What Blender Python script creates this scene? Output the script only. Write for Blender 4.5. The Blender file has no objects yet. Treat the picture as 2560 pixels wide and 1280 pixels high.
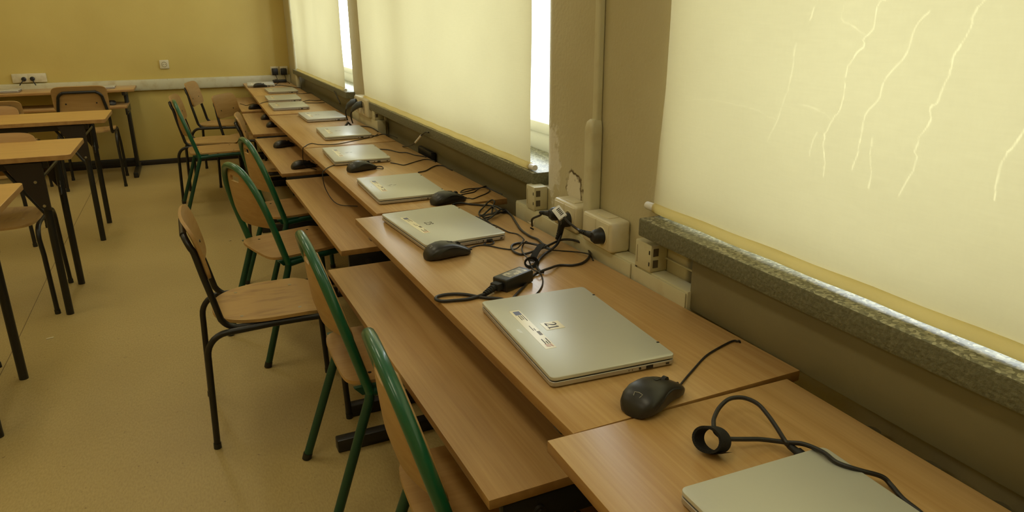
import bpy, bmesh, math, random
import numpy as np
from mathutils import Vector, Matrix, Euler
random.seed(7)
sc = bpy.context.scene
COL = sc.collection
R = math.radians
PI = math.pi

# ------------------------------------------------------------------ camera
F, YAW, PITCH, ROLL, CX, CZ = 1787.02, R(23.6606), R(18.3959), R(-0.4106), -0.8876, 1.3218
def cam_axes():
    cy, sy = math.cos(YAW), math.sin(YAW)
    fwd = Vector((sy, cy, 0)); right = Vector((cy, -sy, 0)); up = Vector((0, 0, 1))
    cp, sp = math.cos(PITCH), math.sin(PITCH)
    f2 = fwd*cp - up*sp; u2 = up*cp + fwd*sp
    cr, sr = math.cos(ROLL), math.sin(ROLL)
    return right*cr + u2*sr, u2*cr - right*sr, f2
AR, AU, AF = cam_axes()
CAM = Vector((CX, 0, CZ))
def ray(px, py):
    return AF + AR*((px-1280)/F) - AU*((py-640)/F)
def on_z(px, py, z):            # a spot of the photo on the level z
    d = ray(px, py); return CAM + d*((z-CAM.z)/d.z)
def on_x(px, py, x):
    d = ray(px, py); return CAM + d*((x-CAM.x)/d.x)
def on_y(px, py, y):
    d = ray(px, py); return CAM + d*((y-CAM.y)/d.y)
cd = bpy.data.cameras.new('camera'); cam = bpy.data.objects.new('camera', cd); COL.objects.link(cam)
cd.sensor_width = 36; cd.sensor_fit = 'HORIZONTAL'; cd.lens = 36*F/2560; cd.clip_start = 0.02; cd.clip_end = 100
mw = Matrix.Identity(4)
for i in range(3):
    mw[i][0] = AR[i]; mw[i][1] = AU[i]; mw[i][2] = -AF[i]; mw[i][3] = CAM[i]
cam.matrix_world = mw
sc.camera = cam

# ------------------------------------------------------------------ materials
def mat(name, base, rough=.5, metal=0., spec=.5, noise=None, bump=None, coat=0.):
    """noise = (colour2, scale xyz, lo, hi); bump = (strength, scale)"""
    m = bpy.data.materials.new(name); m.use_nodes = True
    n, l = m.node_tree.nodes, m.node_tree.links
    b = n['Principled BSDF']
    b.inputs['Base Color'].default_value = (*base, 1); b.inputs['Roughness'].default_value = rough
    b.inputs['Metallic'].default_value = metal; b.inputs['Specular IOR Level'].default_value = spec
    b.inputs['Coat Weight'].default_value = coat
    if noise or bump:
        tc = n.new('ShaderNodeTexCoord')
    if noise:
        c2, scl, lo, hi = noise
        mp = n.new('ShaderNodeMapping'); mp.inputs['Scale'].default_value = scl
        l.new(tc.outputs['Object'], mp.inputs['Vector'])
        t = n.new('ShaderNodeTexNoise'); t.inputs['Scale'].default_value = 1; t.inputs['Detail'].default_value = 4
        l.new(mp.outputs['Vector'], t.inputs['Vector'])
        mr = n.new('ShaderNodeMapRange'); mr.inputs['From Min'].default_value = lo; mr.inputs['From Max'].default_value = hi
        l.new(t.outputs['Fac'], mr.inputs['Value'])
        mx = n.new('ShaderNodeMix'); mx.data_type = 'RGBA'
        mx.inputs['A'].default_value = (*base, 1); mx.inputs['B'].default_value = (*c2, 1)
        l.new(mr.outputs['Result'], mx.inputs['Factor']); l.new(mx.outputs['Result'], b.inputs['Base Color'])
    if bump:
        st, sl = bump
        t2 = n.new('ShaderNodeTexNoise'); t2.inputs['Scale'].default_value = sl; t2.inputs['Detail'].default_value = 3
        l.new(tc.outputs['Object'], t2.inputs['Vector'])
        bp = n.new('ShaderNodeBump'); bp.inputs['Strength'].default_value = st; bp.inputs['Distance'].default_value = .004
        l.new(t2.outputs['Fac'], bp.inputs['Height']); l.new(bp.outputs['Normal'], b.inputs['Normal'])
    return m

def wood(name, c1, c2, along='y', rough=.38, fine=1.0, coat=0.):
    """beech foil: fine fibres and broad bands, along one axis"""
    m = bpy.data.materials.new(name); m.use_nodes = True
    n, l = m.node_tree.nodes, m.node_tree.links
    b = n['Principled BSDF']; b.inputs['Roughness'].default_value = rough; b.inputs['Coat Weight'].default_value = coat
    tc = n.new('ShaderNodeTexCoord')
    def band(sx, sl, det):
        mp = n.new('ShaderNodeMapping')
        mp.inputs['Scale'].default_value = {'y': (sx, sl, sx), 'x': (sl, sx, sx), 'z': (sx, sx, sl)}[along]
        l.new(tc.outputs['Object'], mp.inputs['Vector'])
        t = n.new('ShaderNodeTexNoise'); t.inputs['Scale'].default_value = 1; t.inputs['Detail'].default_value = det
        t.inputs['Distortion'].default_value = .3
        l.new(mp.outputs['Vector'], t.inputs['Vector']); return t
    t1 = band(150*fine, 4, 3); t2 = band(26*fine, 1.2, 4)
    a = n.new('ShaderNodeMath'); a.operation = 'MULTIPLY_ADD'; a.inputs[1].default_value = .45
    l.new(t1.outputs['Fac'], a.inputs[0])
    k = n.new('ShaderNodeMath'); k.operation = 'MULTIPLY'; k.inputs[1].default_value = .55
    l.new(t2.outputs['Fac'], k.inputs[0]); l.new(k.outputs[0], a.inputs[2])
    mr = n.new('ShaderNodeMapRange'); mr.inputs['From Min'].default_value = .36; mr.inputs['From Max'].default_value = .64
    l.new(a.outputs[0], mr.inputs['Value'])
    mx = n.new('ShaderNodeMix'); mx.data_type = 'RGBA'
    mx.inputs['A'].default_value = (*c1, 1); mx.inputs['B'].default_value = (*c2, 1)
    l.new(mr.outputs['Result'], mx.inputs['Factor']); l.new(mx.outputs['Result'], b.inputs['Base Color'])
    return m

M = {}
M['desk'] = wood('beech_foil', (.57, .365, .155), (.455, .265, .095), 'y', .30)
M['shelf'] = wood('beech_foil_shelf', (.55, .345, .14), (.43, .25, .09), 'y', .34)
M['edge'] = mat('beech_edge_band', (.40, .225, .075), .4, noise=((.33, .175, .055), (40, 6, 40), .4, .6))
M['table'] = wood('honey_table_foil', (.56, .33, .085), (.46, .26, .06), 'x', .4)
M['ply'] = wood('plywood', (.48, .295, .11), (.38, .215, .07), 'x', .42, .5)
M['ply_old'] = mat('worn_plywood', (.46, .285, .10), .5, noise=((.33, .19, .07), (9, 34, 20), .50, .74))
M['ply_back'] = wood('plywood_back', (.47, .295, .115), (.38, .22, .075), 'y', .45, .5)
M['green'] = mat('green_enamel', (.010, .105, .048), .3, coat=.3)
M['green_dark'] = mat('dark_green_enamel', (.008, .06, .034), .38)
M['black'] = mat('black_enamel', (.012, .011, .010), .38)
M['brown'] = mat('dark_brown_enamel', (.020, .013, .009), .42)
M['screw'] = mat('zinc_screw', (.55, .52, .45), .3, metal=1)
M['bolt'] = mat('dark_bolt_head', (.09, .08, .065), .35, metal=.8)
M['plastic'] = mat('black_plastic', (.014, .014, .013), .42)
M['mouse'] = mat('mouse_shell', (.018, .017, .016), .36)
M['rubber'] = mat('ribbed_rubber', (.010, .010, .009), .6)
M['cable'] = mat('black_cable', (.013, .011, .010), .45)
M['strap'] = mat('hook_and_loop_tape', (.012, .011, .010), .9, bump=(.8, 900))
M['silver'] = mat('silver_lid', (.60, .605, .535), .38, metal=.3, spec=.5)
M['silver_base'] = mat('silver_base', (.50, .47, .43), .36, metal=.5)
M['port'] = mat('dark_port', (.01, .01, .01), .5)
M['paper'] = mat('cream_sticker', (.86, .80, .58), .25)
M['ink'] = mat('dark_print', (.045, .038, .025), .5)
M['blue'] = mat('blue_flag_print', (.06, .07, .17), .4)
M['grey_print'] = mat('grey_flag_print', (.14, .12, .09), .4)
M['red'] = mat('red_print', (.42, .07, .045), .4)
M['logo'] = mat('pale_logo', (.68, .68, .64), .3, metal=.6)
M['logo_grey'] = mat('grey_logo', (.30, .29, .25), .4)
M['white_plastic'] = mat('aged_white_plastic', (.59, .555, .37), .4, noise=((.50, .43, .25), (14, 14, 14), .5, .72))
M['socket'] = mat('socket_plastic', (.66, .60, .41), .35, noise=((.52, .45, .26), (18, 18, 18), .52, .75))
M['socket_in'] = mat('socket_recess', (.34, .29, .17), .45)
M['white'] = mat('white_enamel', (.74, .74, .72), .3)
M['tape'] = mat('masking_tape', (.55, .45, .26), .7)
M['floor'] = None

def floor_material():
    m = bpy.data.materials.new('speckled_lino'); m.use_nodes = True
    n, l = m.node_tree.nodes, m.node_tree.links; b = n['Principled BSDF']; b.inputs['Roughness'].default_value = .46
    tc = n.new('ShaderNodeTexCoord')
    def noise(scale, det, stretch=(1, 1, 1)):
        mp = n.new('ShaderNodeMapping'); mp.inputs['Scale'].default_value = stretch; l.new(tc.outputs['Object'], mp.inputs['Vector'])
        t = n.new('ShaderNodeTexNoise'); t.inputs['Scale'].default_value = scale; t.inputs['Detail'].default_value = det
        l.new(mp.outputs['Vector'], t.inputs['Vector']); return t
    def mix(fac, a, bb):
        mx = n.new('ShaderNodeMix'); mx.data_type = 'RGBA'; l.new(fac, mx.inputs['Factor'])
        for s, v in (('A', a), ('B', bb)):
            if isinstance(v, tuple): mx.inputs[s].default_value = (*v, 1)
            else: l.new(v, mx.inputs[s])
        return mx.outputs['Result']
    def rng(src, lo, hi, to=1.):
        mr = n.new('ShaderNodeMapRange'); mr.inputs['From Min'].default_value = lo; mr.inputs['From Max'].default_value = hi
        mr.inputs['To Max'].default_value = to; l.new(src, mr.inputs['Value']); return mr.outputs['Result']
    fine = noise(190, 4, (1, .35, 1)); broad = noise(1.6, 3); spk = noise(55, 2)
    c = mix(rng(fine.outputs['Fac'], .36, .64), (.53, .405, .165), (.45, .335, .13))
    c = mix(rng(broad.outputs['Fac'], .4, .75, .4), c, (.36, .26, .10))
    c = mix(rng(spk.outputs['Fac'], .70, .78, .8), c, (.16, .10, .04))
    l.new(c, b.inputs['Base Color'])
    bp = n.new('ShaderNodeBump'); bp.inputs['Strength'].default_value = .12; bp.inputs['Distance'].default_value = .002
    l.new(fine.outputs['Fac'], bp.inputs['Height']); l.new(bp.outputs['Normal'], b.inputs['Normal'])
    return m
M['floor'] = floor_material()
M['seam'] = mat('lino_seam', (.20, .14, .06), .6)
M['wall'] = mat('ochre_wall', (.62, .485, .145), .55, noise=((.57, .435, .122), (2.2, 2.2, 2.2), .35, .7), bump=(.12, 60))
M['wall_pale'] = mat('pale_wall', (.62, .55, .36), .7)
M['ceiling'] = mat('white_ceiling', (.78, .75, .66), .8)

def pier_material():
    """old cream oil paint: orange peel bump, pale peeled patches near the window edge, one chipped hole"""
    m = bpy.data.materials.new('peeling_cream_paint'); m.use_nodes = True
    n, l = m.node_tree.nodes, m.node_tree.links; b = n['Principled BSDF']; b.inputs['Roughness'].default_value = .42
    tc = n.new('ShaderNodeTexCoord')
    def noise(scale, det):
        t = n.new('ShaderNodeTexNoise'); t.inputs['Scale'].default_value = scale; t.inputs['Detail'].default_value = det
        l.new(tc.outputs['Object'], t.inputs['Vector']); return t.outputs['Fac']
    def math_(op, a, bb, c=None):
        x = n.new('ShaderNodeMath'); x.operation = op
        for i, v in enumerate((a, bb, c)):
            if v is None: continue
            if isinstance(v, (int, float)): x.inputs[i].default_value = v
            else: l.new(v, x.inputs[i])
        return x.outputs[0]
    def rng(src, lo, hi, to0=0., to=1.):
        mr = n.new('ShaderNodeMapRange'); mr.inputs['From Min'].default_value = lo; mr.inputs['From Max'].default_value = hi
        mr.inputs['To Min'].default_value = to0; mr.inputs['To Max'].default_value = to; l.new(src, mr.inputs['Value']); return mr.outputs['Result']
    def dist(p, scale):
        mp = n.new('ShaderNodeMapping'); mp.vector_type = 'POINT'
        mp.inputs['Location'].default_value = [-a*s for a, s in zip(p, scale)]; mp.inputs['Scale'].default_value = scale
        l.new(tc.outputs['Object'], mp.inputs['Vector'])
        v = n.new('ShaderNodeVectorMath'); v.operation = 'LENGTH'; l.new(mp.outputs['Vector'], v.inputs[0]); return v.outputs['Value']
    def mix(fac, a, bb):
        mx = n.new('ShaderNodeMix'); mx.data_type = 'RGBA'; l.new(fac, mx.inputs['Factor'])
        for s, v in (('A', a), ('B', bb)):
            if isinstance(v, tuple): mx.inputs[s].default_value = (*v, 1)
            else: l.new(v, mx.inputs[s])
        return mx.outputs['Result']
    wob = noise(28, 4); fine = noise(95, 3)
    c = mix(rng(noise(3, 3), .35, .7), (.55, .50, .32), (.49, .435, .26))
    d1 = math_('MULTIPLY_ADD', wob, .9, dist((.05, 1.86, .93), (0, 8, 5.)))
    f1 = rng(d1, 1.02, .9); c = mix(f1, c, (.72, .68, .56))
    d2 = math_('MULTIPLY_ADD', wob, 1.0, dist((.05, 1.70, .865), (0, 13, 13)))
    f2 = rng(d2, 1.12, 1.02); c = mix(f2, c, (.72, .67, .53))
    rim = math_('MULTIPLY', math_('MULTIPLY', rng(d2, 1.20, 1.13), rng(d2, .98, 1.07)), rng(noise(16, 2), .42, .52)); c = mix(rim, c, (.13, .09, .04))
    l.new(c, b.inputs['Base Color'])
    h = math_('MULTIPLY_ADD', fine, .5, math_('MULTIPLY', f1, -.7)); h = math_('MULTIPLY_ADD', f2, -1.5, h)
    bp = n.new('ShaderNodeBump'); bp.inputs['Strength'].default_value = .55; bp.inputs['Distance'].default_value = .004
    l.new(h, bp.inputs['Height']); l.new(bp.outputs['Normal'], b.inputs['Normal'])
    return m
M['pier'] = pier_material()
M['panel'] = mat('olive_panel_shaded', (.21, .185, .10), .42, noise=((.18, .155, .08), (4, 4, 4), .4, .7), bump=(.1, 80))  # olive, darkened so the colour holds the shade under the sills
M['dark_recess'] = mat('dark_recess', (.10, .08, .05), .8)

def terrazzo():
    m = bpy.data.materials.new('terrazzo'); m.use_nodes = True
    n, l = m.node_tree.nodes, m.node_tree.links; b = n['Principled BSDF']; b.inputs['Roughness'].default_value = .35
    tc = n.new('ShaderNodeTexCoord')
    v = n.new('ShaderNodeTexVoronoi'); v.inputs['Scale'].default_value = 190; l.new(tc.outputs['Object'], v.inputs['Vector'])
    w = n.new('ShaderNodeRGBToBW'); l.new(v.outputs['Color'], w.inputs['Color'])
    cr = n.new('ShaderNodeValToRGB'); e = cr.color_ramp.elements
    e[0].position = .25; e[0].color = (.13, .125, .075, 1); e[1].position = .8; e[1].color = (.46, .44, .30, 1)
    e2 = e.new(.5); e2.color = (.22, .215, .135, 1)
    l.new(w.outputs['Val'], cr.inputs['Fac'])
    v2 = n.new('ShaderNodeTexNoise'); v2.inputs['Scale'].default_value = 6; l.new(tc.outputs['Object'], v2.inputs['Vector'])
    mx = n.new('ShaderNodeMix'); mx.data_type = 'RGBA'; mx.blend_type = 'MULTIPLY'; mx.inputs['Factor'].default_value = .5
    l.new(cr.outputs['Color'], mx.inputs['A']); l.new(v2.outputs['Fac'], mx.inputs['B']); mx.inputs['Factor'].default_value = .25
    l.new(mx.outputs['Result'], b.inputs['Base Color'])
    bp = n.new('ShaderNodeBump'); bp.inputs['Strength'].default_value = .2; bp.inputs['Distance'].default_value = .002
    l.new(v.outputs['Distance'], bp.inputs['Height']); l.new(bp.outputs['Normal'], b.inputs['Normal'])
    return m
M['terrazzo'] = terrazzo()
M['sill_edge'] = mat('rough_sill_front', (.145, .14, .08), .85, noise=((.20, .195, .12), (140, 140, 140), .45, .7), bump=(.9, 160))

SKY = 7.0
BLIND_T = (.182, .164, .093)
def blind_material():
    """cream roller fabric, lets daylight through; attribute wear = cracks in the coating"""
    m = bpy.data.materials.new('cream_blind_fabric'); m.use_nodes = True
    n, l = m.node_tree.nodes, m.node_tree.links
    for x in list(n): n.remove(x)
    out = n.new('ShaderNodeOutputMaterial'); tc = n.new('ShaderNodeTexCoord')
    def noise(scale, st, det=3):
        mp = n.new('ShaderNodeMapping'); mp.inputs['Scale'].default_value = st; l.new(tc.outputs['Object'], mp.inputs['Vector'])
        t = n.new('ShaderNodeTexNoise'); t.inputs['Scale'].default_value = scale; t.inputs['Detail'].default_value = det
        l.new(mp.outputs['Vector'], t.inputs['Vector']); return t.outputs['Fac']
    def rng(src, a, bb, c, d):
        mr = n.new('ShaderNodeMapRange')
        for k, v in zip(('From Min', 'From Max', 'To Min', 'To Max'), (a, bb, c, d)): mr.inputs[k].default_value = v
        l.new(src, mr.inputs['Value']); return mr.outputs['Result']
    slub = rng(noise(1, (1, 160, 60)), .3, .7, .975, 1.02)
    weft = rng(noise(1, (1, 22, 260)), .3, .7, .965, 1.03)
    cloud = rng(noise(2.2, (1, 1, 1)), .3, .7, .93, 1.06)
    def mul(a, b):
        x = n.new('ShaderNodeMath'); x.operation = 'MULTIPLY'; l.new(a, x.inputs[0]); l.new(b, x.inputs[1]); return x.outputs[0]
    k = mul(mul(slub, weft), cloud)
    at = n.new('ShaderNodeAttribute'); at.attribute_name = 'wear'
    add = n.new('ShaderNodeMath'); add.operation = 'MULTIPLY_ADD'; add.inputs[1].default_value = .50
    l.new(at.outputs['Fac'], add.inputs[0]); l.new(k, add.inputs[2])
    vm = n.new('ShaderNodeVectorMath'); vm.operation = 'SCALE'; vm.inputs[0].default_value = BLIND_T; l.new(add.outputs[0], vm.inputs['Scale'])
    tr = n.new('ShaderNodeBsdfTranslucent'); l.new(vm.outputs['Vector'], tr.inputs['Color'])
    df = n.new('ShaderNodeBsdfDiffuse'); df.inputs['Color'].default_value = (.45, .40, .24, 1)
    a = n.new('ShaderNodeAddShader'); l.new(tr.outputs[0], a.inputs[0]); l.new(df.outputs[0], a.inputs[1])
    l.new(a.outputs[0], out.inputs['Surface'])
    return m
M['blind'] = blind_material()
def hem_material():
    m = bpy.data.materials.new('blind_hem_fabric'); m.use_nodes = True
    n, l = m.node_tree.nodes, m.node_tree.links
    for x in list(n): n.remove(x)
    out = n.new('ShaderNodeOutputMaterial'); tr = n.new('ShaderNodeBsdfTranslucent'); tr.inputs['Color'].default_value = (.43, .39, .245, 1)
    df = n.new('ShaderNodeBsdfDiffuse'); df.inputs['Color'].default_value = (.40, .35, .18, 1)
    a = n.new('ShaderNodeAddShader'); l.new(tr.outputs[0], a.inputs[0]); l.new(df.outputs[0], a.inputs[1]); l.new(a.outputs[0], out.inputs['Surface'])
    return m
M['hem'] = hem_material()

def glass_material():
    m = bpy.data.materials.new('window_glass'); m.use_nodes = True
    n, l = m.node_tree.nodes, m.node_tree.links
    for x in list(n): n.remove(x)
    out = n.new('ShaderNodeOutputMaterial')
    t = n.new('ShaderNodeBsdfTransparent'); t.inputs['Color'].default_value = (.96, .98, .98, 1)
    g = n.new('ShaderNodeBsdfGlossy'); g.inputs['Roughness'].default_value = .02
    mx = n.new('ShaderNodeMixShader'); mx.inputs[0].default_value = .05; l.new(t.outputs[0], mx.inputs[1]); l.new(g.outputs[0], mx.inputs[2])
    l.new(mx.outputs[0], out.inputs['Surface']); return m
M['glass'] = glass_material()

# ------------------------------------------------------------------ mesh building
class MB:
    def __init__(s): s.bm = bmesh.new()
    def box(s, c, size, rot=None, bevel=0., seg=2, mi=0):
        r = bmesh.ops.create_cube(s.bm, size=1.)
        vs = r['verts']; mt = Matrix.Translation(Vector(c)) @ (rot.to_matrix().to_4x4() if isinstance(rot, Euler) else (rot or Matrix.Identity(4))) @ Matrix.Diagonal((*size, 1))
        bmesh.ops.transform(s.bm, matrix=mt, verts=vs)
        fs = {f for v in vs for f in v.link_faces}
        for f in fs: f.material_index = mi
        if bevel > 0:
            es = list({e for v in vs for e in v.link_edges})
            bmesh.ops.bevel(s.bm, geom=es, offset=min(bevel, min(size)*.49), segments=seg, affect='EDGES', profile=.5)
        return s
    def b2(s, lo, hi, **k):
        return s.box([(a+b)/2 for a, b in zip(lo, hi)], [b-a for a, b in zip(lo, hi)], **k)
    def tube(s, pts, r, seg=10, closed=False, cap=True, mi=0, flat=None):
        pts = [Vector(p) for p in pts]
        n = len(pts); rs = r if isinstance(r, (list, tuple)) else [r]*n
        T = []
        for i in range(n):
            a = pts[i-1] if (i > 0 or closed) else pts[i]; b = pts[(i+1) % n] if (i < n-1 or closed) else pts[i]
            t = (b-a); T.append(t.normalized() if t.length > 1e-9 else Vector((0, 0, 1)))
        ref = Vector((0, 0, 1)) if abs(T[0].z) < .9 else Vector((1, 0, 0))
        nrm = (ref - T[0]*ref.dot(T[0])).normalized(); rings = []
        for i in range(n):
            nrm = (nrm - T[i]*nrm.dot(T[i]))
            nrm = nrm.normalized() if nrm.length > 1e-6 else T[i].orthogonal().normalized()
            bn = T[i].cross(nrm)
            fx, fy = flat or (1, 1)
            rings.append([s.bm.verts.new(pts[i] + (nrm*math.cos(2*PI*k/seg)*fx + bn*math.sin(2*PI*k/seg)*fy)*rs[i]) for k in range(seg)])
        m = n if closed else n-1
        for i in range(m):
            A, B = rings[i], rings[(i+1) % n]
            for k in range(seg):
                f = s.bm.faces.new((A[k], A[(k+1) % seg], B[(k+1) % seg], B[k])); f.smooth = True; f.material_index = mi
        if cap and not closed:
            s.bm.faces.new(rings[0][::-1]).material_index = mi; s.bm.faces.new(rings[-1]).material_index = mi
        return s
    def cyl(s, a, b, r, seg=16, r2=None, mi=0): return s.tube([a, b], [r, r if r2 is None else r2], seg, mi=mi)
    def prism(s, poly, axis, lo, hi, mi=0, bevel=0.):
        """poly in the two other axes (order x,y,z without axis)"""
        def p3(p, t):
            q = [0, 0, 0]; o = [i for i in range(3) if i != axis]; q[o[0]], q[o[1]] = p; q[axis] = t; return q
        A = [s.bm.verts.new(p3(p, lo)) for p in poly]; B = [s.bm.verts.new(p3(p, hi)) for p in poly]
        n = len(poly); fs = [s.bm.faces.new(A), s.bm.faces.new(B[::-1])]
        for i in range(n): fs.append(s.bm.faces.new((A[i], B[i], B[(i+1) % n], A[(i+1) % n])))
        for f in fs: f.material_index = mi
        bmesh.ops.recalc_face_normals(s.bm, faces=fs)
        if bevel: bmesh.ops.bevel(s.bm, geom=list({e for f in fs for e in f.edges}), offset=bevel, segments=2, affect='EDGES', profile=.5)
        return s
    def loft(s, rings, mi=0, cap=True):
        V = [[s.bm.verts.new(p) for p in r] for r in rings]; k = len(V[0])
        for a, b in zip(V, V[1:]):
            for i in range(k):
                f = s.bm.faces.new((a[i], a[(i+1) % k], b[(i+1) % k], b[i])); f.smooth = True; f.material_index = mi
        if cap: s.bm.faces.new(V[0][::-1]); s.bm.faces.new(V[-1])
        return s
    def ribbon(s, pts, widths, nrm, th=.0004, mi=0):
        """flat stroke of varying width lying in the plane with normal nrm"""
        nrm = Vector(nrm).normalized(); pts = [Vector(p) for p in pts]; n = len(pts); L = []; Rr = []
        for i in range(n):
            t = (pts[min(i+1, n-1)]-pts[max(i-1, 0)]).normalized(); b = nrm.cross(t)
            w = widths[i] if isinstance(widths, (list, tuple)) else widths
            L.append((pts[i]+b*w/2)); Rr.append((pts[i]-b*w/2))
        for i in range(n-1):
            q = [L[i], Rr[i], Rr[i+1], L[i+1]]
            a = [s.bm.verts.new(p) for p in q]; c = [s.bm.verts.new(p+nrm*th) for p in q]
            for f in (a[::-1], c, (a[0], a[1], c[1], c[0]), (a[1], a[2], c[2], c[1]), (a[2], a[3], c[3], c[2]), (a[3], a[0], c[0], c[3])):
                s.bm.faces.new(f).material_index = mi
        return s
    def build(s, name, mats, parent=None, angle=35, loc=None, rot=None, subsurf=0):
        bmesh.ops.recalc_face_normals(s.bm, faces=s.bm.faces[:])
        me = bpy.data.meshes.new(name); s.bm.to_mesh(me); s.bm.free()
        for m in (mats if isinstance(mats, (list, tuple)) else [mats]): me.materials.append(m)
        me.polygons.foreach_set('use_smooth', [True]*len(me.polygons)); me.set_sharp_from_angle(angle=R(angle)); me.update()
        o = bpy.data.objects.new(name, me); COL.objects.link(o)
        if parent: o.parent = parent
        if loc: o.location = loc
        if rot: o.rotation_euler = rot
        if subsurf:
            md = o.modifiers.new('sub', 'SUBSURF'); md.levels = md.render_levels = subsurf
        return o

def tag(o, label=None, cat=None, group=None, kind=None):
    for k, v in (('label', label), ('category', cat), ('group', group), ('kind', kind)):
        if v: o[k] = v
    return o
def empty(name, loc, rz=0., label=None, cat=None, group=None, scale=1.):
    o = bpy.data.objects.new(name, None); COL.objects.link(o); o.empty_display_size = .1
    o.location = loc; o.rotation_euler = (0, 0, rz); o.scale = (scale,)*3
    return tag(o, label, cat, group)
KIDS = {}
def copy_tree(o, parent=None):
    c = o.copy(); COL.objects.link(c)
    if parent: c.parent = parent
    for ch in [x for x in bpy.data.objects if x.parent == o]: copy_tree(ch, c)
    return c
def part_label(o, t): o['label'] = t; return o

def smooth(pts, n=6, closed=False):
    """Catmull-Rom through pts"""
    P = [Vector(p) for p in pts]; N = len(P); out = []
    rngs = range(N if closed else N-1)
    for i in rngs:
        p0 = P[i-1] if (i > 0 or closed) else P[0]*2-P[1]
        p1 = P[i]; p2 = P[(i+1) % N]; p3 = P[(i+2) % N] if (i+2 < N or closed) else P[-1]*2-P[-2]
        for k in range(n):
            t = k/n
            out.append(.5*((2*p1)+(p2-p0)*t+(2*p0-5*p1+4*p2-p3)*t*t+(3*p1-p0-3*p2+p3)*t**3))
    if not closed: out.append(P[-1])
    return out
def arc(c, r, a0, a1, n, u, v):
    c, u, v = Vector(c), Vector(u), Vector(v)
    return [c+u*r*math.cos(R(a0+(a1-a0)*k/n))+v*r*math.sin(R(a0+(a1-a0)*k/n)) for k in range(n+1)]

FD = 1.022                      # the far desk is a little taller
ZD = .739                       # top of the computer desks
WY = 7.68                       # far wall
XP, XPAN, XT = .05, .018, .009    # pier face, panel below the sills, front of the cable trunking

# ------------------------------------------------------------------ the room
XL, YB, ZC = -4.6, -2.2, 3.05
b = MB(); b.b2((XL-.1, YB-.1, -.12), (.5, WY+.1, 0)); fl = tag(b.build('floor', M['floor']), kind='structure')
b = MB()
p0, p1 = on_z(40, 860, 0), on_z(120, 690, 0)
b.ribbon([(p0.x-.002, p0.y-3, 0.0003), (p0.x, p0.y, .0003), (p1.x, p1.y, .0003), (p1.x+.0, WY, .0003)], .003, (0, 0, 1), .0005)
tag(b.build('trim_1', M['seam']), kind='structure')
tag(MB().b2((XL-.1, YB-.1, ZC), (.5, WY+.1, ZC+.12)).build('ceiling', M['ceiling']), kind='structure')
tag(MB().b2((XL-.1, WY, 0), (.5, WY+.12, ZC)).build('wall_far', M['wall']), kind='structure')
tag(MB().b2((XL-.12, YB, 0), (XL, WY, ZC)).build('wall_left', M['wall']), kind='structure')
tag(MB().b2((XL-.1, YB-.12, 0), (.5, YB, ZC)).build('wall_back', M['wall']), kind='structure')
tag(MB().b2((XL, WY-.022, 0), (XP, WY, .048), bevel=.004).build('baseboard_far', M['brown']), kind='structure')

# window openings (y from, y to); far pier next to the corner
OPEN = [(-1.25, 1.27), (1.926, 4.28), (4.76, 7.22)]
XP2 = .078
XO = .42                        # outer face of the wall
ZS, ZH = .87, 2.72              # sill height, head height
def pier(b, y0, y1, z0, z1, r=.035, XP=XP, r2=None):
    r2 = r2 or r
    """pier of the window wall, front corners rounded"""
    poly = [(XO, y0)] + [tuple(p.xy) for p in arc((XP+r, y0+r, 0), r, 270, 180, 5, (1, 0, 0), (0, 1, 0))] + \
           [tuple(p.xy) for p in arc((XP+r2, y1-r2, 0), r2, 180, 90, 10, (1, 0, 0), (0, 1, 0))] + [(XO, y1)]
    b.prism(poly, 2, z0, z1)
b = MB()
pier(b, 1.27, 1.930, ZS-.03, ZH, r2=.085); pier(b, 4.28, 4.76, ZS-.03, ZH, XP=XP2); pier(b, 7.22, WY, ZS-.03, ZH); pier(b, YB, -1.25, ZS-.03, ZH)
b.b2((XP, YB, ZH), (XO, WY, ZC))
# lower wall behind the trunking
pier(b, 1.19, 1.93, 0, ZS-.03, .01); pier(b, 3.96, 4.72, 0, ZS-.03, .01, XP=XP2); pier(b, 7.16, WY, 0, ZS-.03, .01); pier(b, YB, -1.2, 0, ZS-.03, .01)
for y0, y1 in ((-1.2, 1.19), (1.93, 3.96), (4.72, 7.16)):
    b.b2((.2, y0, 0), (XO, y1, ZS-.05))
tag(b.build('wall_right', M['pier'], angle=50), kind='structure')
# panels under the sills: they close the radiator recess above desk height
for i, (y0, y1, xp, z0) in enumerate(((-1.2, 1.135, XPAN, ZD-.004), (1.931, 3.958, .095, .30), (4.722, 7.05, .10, .30))):
    b = MB(); b.b2((xp, y0, z0), (xp+.018, y1, .8545 if i == 0 else .8385), bevel=.002)
    b.b2((xp+.018, y0, .80), (.2, y1, .8385))
    tag(b.build('trim_%d' % (i+2), M['panel']), kind='structure')

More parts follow.
